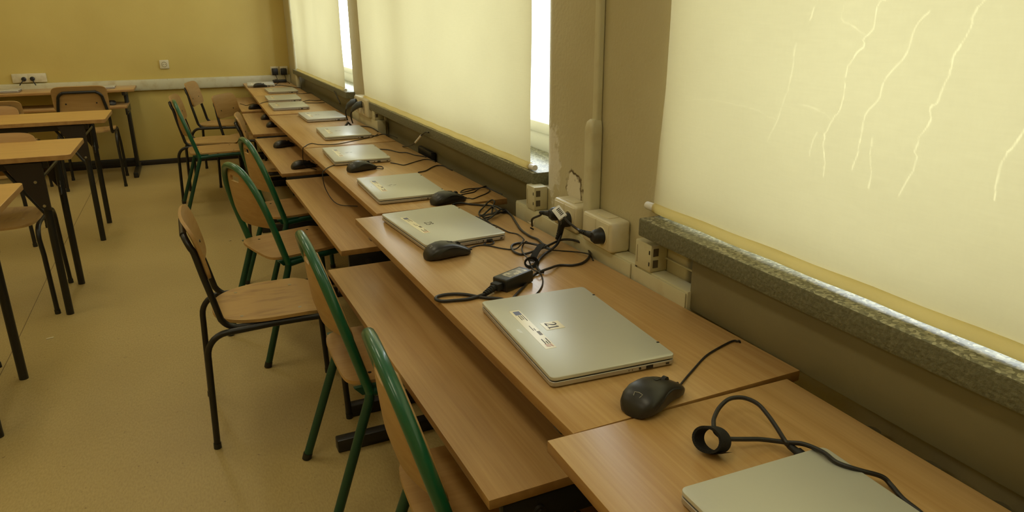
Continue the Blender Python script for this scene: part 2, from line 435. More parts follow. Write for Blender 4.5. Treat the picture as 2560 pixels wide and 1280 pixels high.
# windows: white frame, panes, terrazzo sill
for i, (y0, y1) in enumerate(reversed(OPEN)):
    w = empty('window_%d' % (i+1), (XP+.2, (y0+y1)/2, ZS)); tag(w, kind='structure')
    hw = (y1-y0)/2; H = ZH-ZS; fx = .05
    b = MB()
    b.b2((-.03, -hw, 0), (.03, -hw+.03, H), bevel=.004); b.b2((-.03, hw-.03, 0), (.03, hw, H), bevel=.004)
    b.b2((-.03, -hw, 0), (.03, hw, .07), bevel=.004); b.b2((-.03, -hw, H-.07), (.03, hw, H), bevel=.004)
    b.b2((-.03, .32, 0), (.03, .42, H), bevel=.004)
    b.b2((-.04, -hw, .07), (.01, hw, .11), bevel=.006)
    b.build('window_frame', M['white'], w)
    MB().b2((-.002, -hw+.02, .06), (.002, hw-.02, H-.06)).build('pane', M['glass'], w)
    s0, s1 = ((-1.2, 1.345), (1.911, 4.32), (4.70, 7.2))[2-i]
    x0 = (-.008 if i == 2 else .02)-(XP+.2); dz = .0165 if i == 2 else 0; s1 -= .045 if i == 2 else 0
    b = MB(); b.b2((x0, s0-(y0+y1)/2, -.0315+dz), (-.03, s1-(y0+y1)/2, .01+dz), bevel=.004, seg=2)
    # front face gets the rough cast edge
    so = b.build('window_sill', [M['terrazzo'], M['sill_edge']], w)
    for f in so.data.polygons:
        if f.normal.x < -.6 or abs(f.normal.y) > .8: f.material_index = 1
    part_label(so, 'speckled grey terrazzo window sill with rough front edge')
    # niche floor behind the frame
# ------------------------------------------------------------------ roller blinds
def blind(name_label, y0, y1, zb, zt, x, wave, tube_ends, wear=None, fine=None, lean=None):
    o = empty('roller_blind', (x, (y0+y1)/2, zb), 0, name_label, 'blind', 'cream roller blinds at the windows')
    yc = (y0+y1)/2
    if fine:
        ya, yb2, st = fine
        ys = sorted(set([round(v, 5) for v in list(np.linspace(y0, ya, 30))+list(np.arange(ya, yb2, st))+[yb2]+list(np.linspace(yb2, y1, 8))]))
        zs = sorted(set([round(v, 5) for v in list(np.arange(zb, 1.40, st))+list(np.linspace(1.40, zt, 14))]))
    else:
        ys = list(np.linspace(y0, y1, 140)); zs = list(np.linspace(zb, zt, 40))
    Yg, Zg = np.meshgrid(np.array(ys), np.array(zs))
    t = (Yg-y0)/(y1-y0)
    # wavy side edges
    Yv = Yg + (lean(Zg) if lean else 0)*np.clip((t-.9)*10, 0, 1) - (wave[1]*np.sin(Zg*9+wave[2])*np.clip(1-t*12, 0, 1))
    Xv = wave[0]*np.sin(Yg*5.3+wave[2])*.7 + wave[0]*np.sin(Yg*13.1+1)*.3 + .004*np.sin(Zg*3)
    Xv = Xv*np.clip((Zg-zb)/.12, 0, 1)
    ny, nz = len(ys), len(zs)
    co = np.stack([Xv, Yv-yc, Zg-zb], -1).reshape(-1, 3)
    idx = np.arange(ny*nz).reshape(nz, ny)
    faces = np.stack([idx[:-1, :-1], idx[:-1, 1:], idx[1:, 1:], idx[1:, :-1]], -1).reshape(-1, 4)
    me = bpy.data.meshes.new('fabric'); me.from_pydata(co.tolist(), [], faces.tolist())
    me.polygons.foreach_set('use_smooth', [True]*len(me.polygons))
    a = me.attributes.new('wear', 'FLOAT', 'POINT')
    if wear is not None: a.data.foreach_set('value', wear(Yg, Zg).reshape(-1).astype(np.float32))
    me.materials.append(M['blind']); me.update()
    f = bpy.data.objects.new('fabric', me); COL.objects.link(f); f.parent = o
    b = MB(); b.tube([(-.001, y, -.008+.0008*math.sin(y*31)) for y in np.linspace(y0-yc, y1-yc, 60)], .0100, 20, flat=(1.12, .9))
    hem = b.build('bottom_hem', M['hem'], o)
    part_label(hem, 'rolled bottom hem with a weight bar inside')
    b = MB()
    if 0 in tube_ends: b.cyl((-.001, y0-yc-.03, -.008), (-.001, y0-yc+.01, -.008), .009, 16)
    if 1 in tube_ends: b.cyl((-.001, y1-yc-.01, -.008), (-.001, y1-yc+.03, -.008), .009, 16)
    part_label(b.build('weight_bar', M['white'], o), 'white bar end sticking out of the hem')
    b = MB(); b.cyl((.012, y0-yc-.02, zt-zb+.01), (.012, y1-yc+.02, zt-zb+.01), .025, 20)
    b.build('roller', M['white'], o)
    return o
crk = []
def cw(off, sc_, pts): crk.append([on_x(off[0]+u/sc_, off[1]+v/sc_, .035) for u, v in pts])
A7 = ((2000, 0), 2.561); A8 = ((1620, 0), 2.667)
cw(*A7, [(600, -60), (565, 0), (515, 50), (500, 185), (440, 240), (430, 300), (360, 370), (320, 455), (310, 570), (280, 690), (225, 765), (175, 860), (170, 930), (178, 1040), (168, 1125)])
cw(*A7, [(850, 80), (755, 185), (720, 330), (580, 490), (530, 620), (440, 740), (410, 880), (390, 970), (350, 1080)])
cw(*A7, [(1260, -60), (1200, 0), (1135, 80), (1105, 185), (1045, 285), (995, 360), (985, 410), (965, 475), (900, 640), (850, 690), (845, 760), (780, 890), (750, 970), (740, 1080), (645, 1250)])
cw(*A7, [(1500, 760), (1434, 835), (1350, 940), (1290, 1040), (1255, 1160), (1245, 1280)])
cw(*A7, [(487, 890), (465, 1030), (475, 1105), (455, 1200)])
cw(*A7, [(110, 45), (85, 135)]); cw(*A7, [(125, 850), (90, 920), (75, 1000)]); cw(*A7, [(0, 665), (110, 690), (220, 760)])
cw(*A7, [(310, 40), (290, 125), (360, 160), (440, 220)])
cw(*A8, [(1005, 290), (985, 420), (945, 600), (900, 720), (860, 830), (805, 940)])
cw(*A8, [(320, 660), (600, 690), (820, 775), (870, 795)]); cw(*A8, [(235, 540), (240, 660), (320, 660)])
def wear3(Y, Z):
    w = np.zeros_like(Y)
    rng = np.random.default_rng(3)
    for li, pl in enumerate(crk):
        strong = (1, .9, 1, 1.1, .8, .8, .7, .35, .45, .5, .35, .25)[li]
        sp = smooth(pl, 3); 
        # jitter so that the cracks are ragged
        sp = [Vector((p.x, p.y+rng.normal(0, .0010), p.z+rng.normal(0, .0010))) for p in sp]
        for p, q in zip(sp, sp[1:]):
            m = (Y > min(p.y, q.y)-.01) & (Y < max(p.y, q.y)+.01) & (Z > min(p.z, q.z)-.01) & (Z < max(p.z, q.z)+.01)
            if not m.any(): continue
            dy, dz = q.y-p.y, q.z-p.z; L2 = dy*dy+dz*dz+1e-12
            tt = np.clip(((Y[m]-p.y)*dy+(Z[m]-p.z)*dz)/L2, 0, 1)
            d = np.hypot(Y[m]-p.y-tt*dy, Z[m]-p.z-tt*dz)
            wd = .0010*rng.uniform(.5, 1.3)
            w[m] = np.maximum(w[m], strong*rng.uniform(.55, 1.)*np.clip(1.5-d/wd, 0, 1))
    return w
def lean3(Z): return np.interp(Z, [.90, .94, 1.05, 1.10, 1.18, 1.32, 1.6], [.006, .006, .000, -.006, -.014, -.018, -.016])
blind('cream roller blind with bright cracks, nearest the camera', -1.15, 1.300, .922, 2.16, .035, (.006, 0., 0), (1,), wear3, (.42, 1.29, .0018), lean3)  # all rollers hang below the window head, unseen gap added for more daylight
blind('plain cream roller blind between the two bare wall piers', 1.955, 4.22, .900, 2.16, .035, (.006, .008, 2.0), (0,))
blind('narrow cream roller blind farthest away, beside the corner pipe', 4.80, 6.97, .895, 2.16, .035, (.006, .012, .6), (0,))

# ------------------------------------------------------------------ computer desks
L, D = 1.338, .4538
def make_desk(name):
    r = empty(name, (0, 0, 0)); hy, hx = L/2, D/2
    t = MB().b2((-hx, -hy, ZD-.02), (hx, hy, ZD), bevel=.0015).build('tabletop', [M['desk'], M['edge']], r)
    for f in t.data.polygons:
        if f.normal.z < .5: f.material_index = 1
    s = MB().b2((-hx-.108, -hy+.068, .592), (hx-.12, hy-.068, .61), bevel=.0012).build('pull_out_shelf', [M['shelf'], M['edge']], r)
    for f in s.data.polygons:
        if f.normal.z < .5: f.material_index = 1
    for sg in (-1, 1):
        y = sg*(hy-.085)
        for px in (-.02, .055):
            MB().b2((px-.017, y-.015, .035), (px+.017, y+.015, ZD-.02), bevel=.006).build('leg_post', M['black'], r)
        MB().b2((-hx-.135, y-.02, .001), (hx-.02, y+.02, .045), bevel=.005).build('foot_bar', M['black'], r)
        MB().b2((-hx+.02, y-.014, ZD-.05), (hx-.02, y+.014, ZD-.0205), bevel=.003).build('top_rail', M['black'], r)
        rail = MB().b2((-hx-.085, y, .535), (hx-.11, y+.0165, .5915), bevel=.003) if sg > 0 else MB().b2((-hx-.085, y-.0165, .535), (hx-.11, y, .5915), bevel=.003)
        rl = rail.build('shelf_runner', M['black'], r)
        ye = y+sg*.0165
        bm_ = MB(); bm_.cyl((-hx-.02, ye, .563), (-hx-.02, ye+sg*.006, .563), .010, 18); bm_.cyl((-hx-.02, ye+sg*.006, .563), (-hx-.02, ye+sg*.009, .563), .006, 6)
        bm_.build('bolt', M['bolt'], rl)
    MB().b2((.0, -hy+.085, .075), (.035, hy-.085, .115), bevel=.004).build('cross_rail', M['black'], r)
    c = MB(); c.b2((hx-.06, -hy+.06, .690), (hx-.03, hy-.06, ZD-.0205), bevel=.003)
    c.build('back_rail', M['black'], r)
    return r
desks = [(-.4808, .8061, -.0004), (-.4758, 2.1439, .0284), (-.4284, 3.5109, .0203), (-.4482, 4.8651, .0164), (-.4251, 6.2536, -.014), (-.4107, 7.5957, -.0101)]
desk_labels = ['beech computer desk at the bottom right corner, laptop with a cable across it',
               'beech computer desk carrying laptop 21 and laptop 23',
               'beech computer desk just beyond laptop 23, with two mice on its top',
               'beech computer desk in the middle of the row, two mice on its shelf',
               'beech computer desk second from the far wall, two laptops close together at its ends',
               'beech computer desk touching the far wall in the corner under the two black adapters']
proto_desk = make_desk('computer_desk')
DESK = []
for i, (x, y, a) in enumerate(desks):
    o = proto_desk if i == 0 else copy_tree(proto_desk)
    ex = Vector((math.cos(a), math.sin(a))); ey = Vector((math.sin(a), -math.cos(a)))
    c = Vector((x, y)) + ey*L/2 + ex*D/2
    o.location = (c.x, c.y, 0); o.rotation_euler = (0, 0, a)
    tag(o, desk_labels[i], 'desk', 'computer desks along the windows'); DESK.append(o)
    if i == 5: o.scale = (.95, 1, 1); o.location.x -= .0113
o = copy_tree(proto_desk); o.location = (-1.342-L/2, 7.19+D/2, 0); o.scale = (1, 1, FD); o.rotation_euler = (0, 0, PI/2)
tag(o, 'beech computer desk standing along the far ochre wall', 'desk')
if 'group' in o: del o['group']

# ------------------------------------------------------------------ laptops
def rrect(x0, x1, y0, y1, r, n=5):
    P = []
    for cx, cy, a in ((x1-r, y1-r, 0), (x0+r, y1-r, 90), (x0+r, y0+r, 180), (x1-r, y0+r, 270)):
        for k in range(n+1): P.append((cx+r*math.cos(R(a+90*k/n)), cy+r*math.sin(R(a+90*k/n))))
    return P
def slab(x0, x1, y0, y1, prof, r):
    """rounded plate lofted through prof = [(z, inset)]"""
    return [[(x, y, z) for x, y in rrect(x0+i, x1-i, y0+i, y1-i, max(r-i, .001))] for z, i in prof]
LX, LY = .1190, .1815
def make_laptop():
    r = empty('laptop', (0, 0, 0)); r.scale = (1, 1, 1.1)
    base = MB().loft(slab(-LX, LX, -LY, LY, [(.0012, .005), (.0024, .0018), (.0036, .0003), (.0050, 0), (.0102, 0), (.0108, .0006)], .010)).build('base', M['silver_base'], r)
    f = MB()
    for x in (-.09, .09):
        for y in (-.15, .15): f.cyl((x, y, 0), (x, y, .002), .006, 12)
    f.build('foot', M['rubber'], base)
    MB().loft(slab(-LX+.003, LX-.003, -LY+.002, LY-.002, [(.0107, .0), (.0130, .0)], .009)).build('lid_gap', M['port'], base)
    lid = MB().loft(slab(-LX, LX, -LY, LY, [(.0128, .0012), (.0136, .0002), (.0178, 0), (.0186, .0004), (.0190, .0014)], .010)).build('lid', M['silver'], r)
    # ports on the side that faces the camera
    p = MB()
    p.box((.067, -LY-.0001, .0066), (.0135, .0012, .0052)); p.build('usb_port', M['port'], base)
    p = MB(); p.cyl((.048, -LY+.001, .0066), (.048, -LY-.0007, .0066), .0021, 14); p.build('headphone_jack', M['port'], base)
    p = MB(); p.box((.103, -LY-.0001, .0066), (.0065, .0012, .0028)); p.build('lock_slot', M['port'], base)
    p = MB(); p.cyl((.033, -LY+.001, .0066), (.033, -LY-.0006, .0066), .0008, 8); p.cyl((.026, -LY+.001, .0066), (.026, -LY-.0006, .0066), .0008, 8)
    p.build('status_light', M['port'], base)
    p = MB()
    for y in (-.127, .127): p.box((.1165, y, .0187), (.005, .004, .0024), bevel=.0006)
    p.build('hinge_bumper', M['plastic'], lid)
    return r, lid
laptop0, lid0 = make_laptop()
def bar(b, x0, x1, y0, y1, z=.01925, th=.0002): b.b2((x0, y0, z), (x1, y1, z+th))
def sticker(lid, faint=False):
    """long funding sticker: blue flag, small print, grey flag, red emblem"""
    z = .01902
    s = MB().b2((-.0842, -.0775, z), (-.0628, .1085, z+.0002)).build('sticker_strip', M['paper'], lid)
    part_label(s, 'long cream sticker with flags and small print')
    zz = z+.0002
    b = MB(); b.b2((-.0788, .0835, zz), (-.0652, .1028, zz+.0001)); b.build('flag_print', M['blue'], s)
    b = MB()
    for x, y1 in ((-.0665, .052), (-.0705, .060), (-.0748, .058)): b.b2((x-.0008, y1, zz), (x+.0008, .081, zz+.0001))
    for x, ya, yb2 in ((-.0695, .003, .014), (-.0735, .004, .028)): b.b2((x-.0007, ya, zz), (x+.0007, yb2, zz+.0001))
    for x, ya, yb2 in ((-.0662, -.058, -.034), (-.0705, -.058, -.046), (-.0752, -.058, -.036)): b.b2((x-.0010, ya, zz), (x+.0010, yb2, zz+.0001))
    b.build('small_print', M['ink'], s)
    b = MB(); b.b2((-.0706, -.0195, zz), (-.0640, -.0010, zz+.0001)); b.build('flag_print', M['grey_print'], s)
    b = MB()
    for k in range(3):
        y = -.0615-k*.0040
        b.ribbon([(-.0778, y+.003, zz), (-.0735, y-.001, zz), (-.069, y+.002, zz), (-.0655, y-.002, zz)], .0015, (0, 0, 1), .0001)
    b.build('emblem', M['red'], s)
    return s
DIG = {'2': [[(.06, .80, .10), (.10, .92, .13), (.28, 1.0, .09), (.48, .95, .17), (.56, .78, .22), (.50, .58, .20), (.32, .36, .12), (.10, .12, .07)],
             [(.04, .07, .14), (.34, .07, .14), (.56, .06, .14), (.63, .22, .05)]],
       '1': [[(.32, 1.0, .18), (.32, .04, .18)], [(.10, .80, .05), (.30, .97, .09)], [(.08, .03, .07), (.58, .03, .07)]],
       '3': [[(.06, .82, .12), (.20, .97, .09), (.42, .93, .17), (.46, .74, .18), (.24, .55, .08)],
             [(.24, .55, .08), (.48, .46, .18), (.54, .26, .20), (.42, .07, .14), (.20, .03, .09), (.04, .14, .14)]]}
def digits(b, txt, xb, yl, h, z):
    """reading direction towards -y, top of the figures towards +x"""
    for k, ch in enumerate(txt):
        for st in DIG[ch]:
            pts = [(xb+v*h, yl-(u+.72*k)*h, z) for u, v, w in st]
            b.ribbon(smooth(pts, 4) if len(pts) > 3 else pts, [w*h*1.05 for u, v, w in st] if len(pts) <= 3 else
                     [q for q in np.interp(np.linspace(0, len(pts)-1, (len(pts)-1)*4+1), range(len(pts)), [w*h*1.05 for u, v, w in st])], (0, 0, 1), .0001)
def add_tag(lid, txt, paper=True):
    z = .01902
    if paper:
        t = MB().b2((-.0495, -.0040, z), (-.0115, .0310, z+.0003)).build('number_tag', M['paper'], lid)
        part_label(t, 'cream paper number tag'); par = t; z += .0003
    else: par = lid
    b = MB(); digits(b, txt, -.0425, .0275, .0215, z); o = b.build('number', M['ink'], par)
    part_label(o, 'printed number %s' % txt)
def dash_tag(lid, glare=False):
    z = .01902
    b = MB(); b.b2((-.046, -.004, z), (-.014, .031, z+.0002)); t = b.build('number_tag', M['silver'], lid)
    b = MB()
    for x, y0, y1, w in ((-.042, .010, .026, .003), (-.034, .014, .022, .004), (-.022, .006, .012, .004), (-.040, -.002, .006, .003)): b.b2((x, y0, z+.0002), (x+w*2.6, y0+w, z+.0003))
    b.build('small_print', M['ink'], t)
def text_mesh(txt, size, mat_, parent, name, loc, rot):
    cu = bpy.data.curves.new(name, 'FONT'); cu.body = txt; cu.size = size; cu.extrude = .00005; cu.align_x = 'LEFT'
    tmp = bpy.data.objects.new('tmp_text', cu); COL.objects.link(tmp)
    me = bpy.data.meshes.new_from_object(tmp); bpy.data.objects.remove(tmp)
    me.materials.clear(); me.materials.append(mat_)
    o = bpy.data.objects.new(name, me); COL.objects.link(o); o.parent = parent; o.location = loc; o.rotation_euler = rot
    return o
sticker(lid0); 
text_mesh('acer', .0115, M['logo'], lid0, 'maker_logo', (-.1015, .0225, .01903), (0, 0, -PI/2))

LAPS = [((-.280, 1.112), -2.77, '21', 'silver laptop with cream number 21 tag, second closest to camera'),
        ((-.274, 1.914), 4.70, '23', 'silver laptop marked 23 with a black mouse against its near corner'),
        ((-.248, 2.453), -.40, 'd', 'silver laptop directly beyond laptop 23, mouse touching its near right corner'),
        ((-.253, 3.182), -1.5, 'd', 'silver laptop with a mouse at its front corner, cord dropping over the desk edge'),
        ((-.172, 3.865), -2.0, 'd', 'silver laptop with a long cord lying between it and the nearer laptop'),
        ((-.158, 4.605), 0.5, 'd', 'silver laptop near the socket boxes of the far wall pier'),
        ((-.273, 5.288), -.4, '', 'dull silver laptop nearest the camera of the close pair near the far end'),
        ((-.246, 5.831), -1.4, '', 'dull silver laptop right behind another, gap between them hardly visible'),
        ((-.179, 6.509), 0.0, '', 'dull silver laptop lying askew in front of the farthest one'),
        ((-.277, 7.230), -4.0, '', 'olive grey laptop at the far end of the row, beside the corner'),
        ((-.277, .4290), -1.2, 'x', 'pale silver laptop at the bottom edge with a cable across its lid')]
LAP = []
for i, (c, a, num, lab) in enumerate(LAPS):
    o = laptop0 if i == 0 else copy_tree(laptop0)
    o.location = (c[0], c[1], ZD); o.rotation_euler = (0, 0, R(a)); tag(o, lab, 'laptop', 'laptops on the window desks'); LAP.append(o)
for o, (c, a, num, lab) in zip(LAP, LAPS):
    lid = [x for x in bpy.data.objects if x.parent == o and x.name.startswith('lid')][0]
    if num == '21': add_tag(lid, '21')
    elif num == '23': add_tag(lid, '23', False)
    elif num == 'd': dash_tag(lid)
    elif num == 'x':                      # nothing is stuck on the visible part of this lid
        for ch in [x for x in bpy.data.objects if x.parent == lid and (x.name.startswith('sticker') or x.name.startswith('maker'))]:
            for g in [y for y in bpy.data.objects if y.parent == ch]: bpy.data.objects.remove(g)
            bpy.data.objects.remove(ch)
for k, (x, y, a, lab) in enumerate(((-1.68, 7.42, 92, 'dark silver laptop on the far wall desk, behind the wooden chair back'), (-2.40, 7.40, 93, 'dark silver laptop at the left edge on the far wall desk'))):
    o = copy_tree(laptop0); o.location = (x, y, ZD*FD); o.rotation_euler = (0, 0, R(a)); tag(o, lab, 'laptop', 'laptops on the far wall desk')

# ------------------------------------------------------------------ computer mice
def make_mouse():
    """nose towards +x"""
    r = empty('computer_mouse', (0, 0, 0))
    prof = [(-.0610, .010, .006), (-.0585, .020, .016), (-.052, .027, .026), (-.040, .0315, .035), (-.024, .0335, .0395), (-.008, .0325, .0400),
            (.008, .0305, .0375), (.022, .0295, .0330), (.036, .0290, .0270), (.047, .0275, .0215), (.056, .0235, .0165), (.0605, .0165, .0125), (.062, .009, .009)]
    rings = []
    for x, w, h in prof:
        ring = []
        for k in range(24):
            t = 2*PI*k/24; cx, sx = math.cos(t), math.sin(t)
            y = w*math.copysign(abs(cx)**.75, cx)
            z = h*(.5+.5*math.copysign(abs(sx)**.8, sx)) if sx >= 0 else h*.5*(1-abs(sx)**.5)
            waist = 1-.10*math.exp(-((x-.012)/.02)**2)*(1-abs(sx))
            ring.append((x, y*waist, .0006+max(z, 0)))
        rings.append(ring)
    body = MB().loft(rings).build('shell', M['mouse'], r, angle=60)
    w = MB(); w.cyl((.030, -.0035, .0275), (.030, .0035, .0275), .0075, 20); w.build('scroll_wheel', M['rubber'], body)
    w = MB(); w.box((.0085, 0, .0379), (.014, .006, .0022), rot=Euler((0, R(9), 0)), bevel=.0008); w.build('mode_button', M['plastic'], body)
    w = MB(); w.tube(smooth([(.020, .0005, .0338), (.036, .0005, .0268), (.050, .0005, .0198), (.0585, .0004, .0140)], 5), .0006, 6); w.build('button_seam', M['port'], body)
    for sg in (-1, 1):
        g = MB(); g.tube(smooth([(-.040, sg*.0300, .014), (-.026, sg*.0316, .023), (-.006, sg*.0295, .029), (.016, sg*.0275, .0275), (.038, sg*.0275, .0195)], 5), [.0012]*1+[.0016]*19+[.001]*1, 8, )
        g.build('side_trim', M['rubber'], body)
    lg = MB(); lg.tube([(-.0480, -.0055, .0302), (-.0425, -.0072, .0338), (-.0415, 0, .0346), (-.0425, .0072, .0338), (-.0480, .0055, .0302)], .0007, 6)
    lg.build('shell_mark', M['logo_grey'], body)
    n = MB(); n.cyl((.060, 0, .0085), (.072, 0, .0065), .0030, 12, .0022); n.build('cable_boot', M['rubber'], r)
    return r
mouse0 = make_mouse()
SH = .61
MICE = [(-.279, .833, ZD, 22, 'large looking black mouse at the seam beside laptop 21'),
        (-.337, 1.675, ZD, 6, 'black mouse leaning at the near corner of laptop 23'),
        (-.150, 2.212, ZD, 12, 'black mouse at the near right corner of the laptop just beyond laptop 23'),
        (-.293, 2.872, ZD, 17, 'black mouse on the desktop with its cord looped right at its nose'),
        (-.415, 3.700, SH, 10, 'black mouse on a pulled out shelf, nearer of the two behind the arched green chair'),
        (-.425, 4.400, SH, 22, 'black mouse on a pulled out shelf, farther of the two behind the arched green chair'),
        (-.375, 5.30, SH, 10, 'small looking dark mouse half under the desktop, nearer one on the shelf with peeling edge'),
        (-.370, 5.74, SH, 14, 'small looking dark mouse half under the desktop, farther one on the shelf with peeling edge'),
        (-.400, 6.48, SH, 10, 'dark mouse on the shelf beside the farthest wooden chair back'),
        (-.300, 7.045, ZD, 8, 'dark mouse on the far corner desk in front of its olive laptop')]
for i, (x, y, z, a, lab) in enumerate(MICE):
    o = mouse0 if i == 0 else copy_tree(mouse0)
    o.location = (x, y, z); o.rotation_euler = (0, 0, R(a)); tag(o, lab, 'mouse', 'black mice of the window row')
for x, y, a, lab in ((-1.535, 7.27, 100, 'dark mouse on the far wall desk shelf, right of the wooden chair back'), (-1.93, 7.29, 95, 'dark mouse on the far wall desk shelf, left of the wooden chair back')):
    o = copy_tree(mouse0); o.location = (x, y, SH*FD); o.rotation_euler = (0, 0, R(a)); tag(o, lab, 'mouse', 'black mice of the far wall desk')

# ------------------------------------------------------------------ chairs
def ply_panel(w, h, bend, th, zfun, hole=None, nu=26, nv=20, shape=None, rounded=.05):
    """curved plywood panel in local (u across, v up); returns bmesh. zfun(u,v)->(x,y,z)"""
    bm = bmesh.new(); V = {}
    def uv(i, j):
        s, t = i/nu*2-1, j/nv*2-1
        # superellipse-like corners
        return shape(s, t)
    for i in range(nu+1):
        for j in range(nv+1): V[i, j] = bm.verts.new(zfun(*uv(i, j)))
    for i in range(nu):
        for j in range(nv):
            if hole and hole((i+.5)/nu*2-1, (j+.5)/nv*2-1): continue
            bm.faces.new((V[i, j], V[i+1, j], V[i+1, j+1], V[i, j+1]))
    for v in [v for v in bm.verts if not v.link_faces]: bm.verts.remove(v)
    bmesh.ops.recalc_face_normals(bm, faces=bm.faces[:])
    bmesh.ops.solidify(bm, geom=bm.faces[:], thickness=th)
    m = MB(); m.bm.free(); m.bm = bm
    return m
def rsq(s, t, n=5.):
    """square to rounded square"""
    a = (abs(s)**n+abs(t)**n)**(1/n) if (s or t) else 1
    k = max(abs(s), abs(t))/a if a else 1
    return s*k, t*k

def make_black_chair():
    """sitter faces +x"""
    r = empty('school_chair', (0, 0, 0)); W = .190; tr = .0105
    for sg in (-1, 1):
        y = sg*W
        rail = .424
        pts = [(-.225, y*1.04, 0), (-.222, y*1.03, .33)] + arc((-.162, y, rail-.07), .06, 180, 95, 6, (1, 0, 0), (0, 0, 1.15)) + [(-.05, y, rail)]
        pts = [(-.224, y*1.03, .0), (-.216, y*1.01, .20), (-.211, y, .320)] + [(p.x, y, p.z) for p in arc((-.143, 0, .332), .075, 178, 92, 7, (.9, 0, 0), (0, 0, 1))] + [(.0, y*.95, .408), (.10, y*.95, .408)] + \
              [(p.x, y*.97, p.z) for p in arc((.150, 0, .348), .06, 88, 6, 6, (1, 0, 0), (0, 0, 1))] + [(.213, y, .28), (.222, y*1.03, 0)]
        lg = MB().tube(pts, tr, 12).build('side_frame', M['black'], r)
        c = MB(); c.cyl((-.224, y*1.03, 0), (-.2232, y*1.028, .02), tr+.002, 12); c.build('foot_cap', M['plastic'], lg)
        c = MB(); c.cyl((.222, y*1.03, 0), (.2217, y*1.027, .02), tr+.002, 12); c.build('foot_cap', M['plastic'], lg)
    # back hoop: from under the seat up and over behind the back panel
    lo = [(.06, -.160, .409), (-.06, -.162, .409)] + [(p.x, -.164, p.z) for p in arc((-.100, 0, .469), .06, 270, 196, 7, (1, 0, 0), (0, 0, 1))] + [(-.174, -.164, .530), (-.190, -.158, .60)]
    for a in (0, 18, 36, 54, 72, 88): lo.append((-.205-.024*math.sin(R(a)), -(.090+.055*math.cos(R(a))), .672+.055*math.sin(R(a))))
    hi = [(p[0], -p[1], p[2]) for p in lo][::-1]
    MB().tube(smooth(lo+hi, 3), tr, 12).build('back_frame', M['black'], r)
    # seat
    def sh(s, t):
        u, v = rsq(s, t, 2.5 if s < 0 else 5.); k = 1-.06*max(0, -u)        # a little narrower at the rear
        return u, v*k
    seat = ply_panel(0, 0, 0, .011, lambda u, v: (.010+u*.187, v*.184, .432-.008*(1-v*v)*(1-.5*u*u)-.012*max(0, u-.6)/.4), shape=sh).build('seat', M['ply_old'], r, angle=50)
    for x in (-.09, .10):
        for y in (-.12, .12): MB().cyl((x, y, .4215), (x, y, .4285), .006, 10).build('rivet', M['screw'], seat)
    # back panel, curved around the sitter
    def bf(u, v):
        z = .677+v*.096; lean = -.234+(.77-z)*.22
        return (lean+.018+.016*u*u-.010*v*v*(1 if v > 0 else .3), u*.180, z)
    back = ply_panel(0, 0, 0, .010, bf, shape=lambda s, t: rsq(s, t, 6.5)).build('backrest', M['ply_back'], r, angle=50)
    for y in (-.10, .10):
        x, _, z = bf(y/.180, -.35); MB().cyl((x-.014, y, z), (x+.0025, y, z), .0055, 10).build('rivet', M['brown'], back)
    return r
black0 = make_black_chair()
BL = [(-.748, 2.425, 1.0, .965, 'black framed wooden chair pulled out alone into the aisle in front'),
      (-.795, 6.06, -8, 1.02, 'black framed wooden chair right behind the far green chair, its back leaning over it'),
      (-.665, 6.98, -14, 1.05, 'tallest black framed wooden chair standing before the far wall trunking'),
      (-.478, 6.36, -32, .965, 'black framed wooden chair turned towards the camera, worn low backrest'),
      (-.425, 4.83, -5, .99, 'black framed wooden chair seen edge on at the shelf with peeling edge'),
      (-1.71, 6.95, 92, 1.08, 'black framed wooden chair seen from behind, whole arch visible, at the far wall desk'),
      (-2.255, 6.76, 90, .98, 'black framed wooden chair cut by the left edge at the far wall desk'),
      (-1.81, 3.99, -90, 1.04, 'wooden chair pushed under the table with folding leg plates, backrest just above its far edge'),
      (-2.10, 5.29, -90, 1.055, 'wooden chair at the farthest folding table, rounded backrest just above its far edge'),
      (-1.94, 2.99, -90, 1., 'dark legged chair under the nearest folding table, only a foot in view')]
for i, (x, y, a, s, lab) in enumerate(BL):
    o = black0 if i == 0 else copy_tree(black0)
    o.location = (x, y, 0); o.rotation_euler = (0, 0, R(a)); o.scale = (s, s, s)
    tag(o, lab, 'chair', 'black framed school chairs')

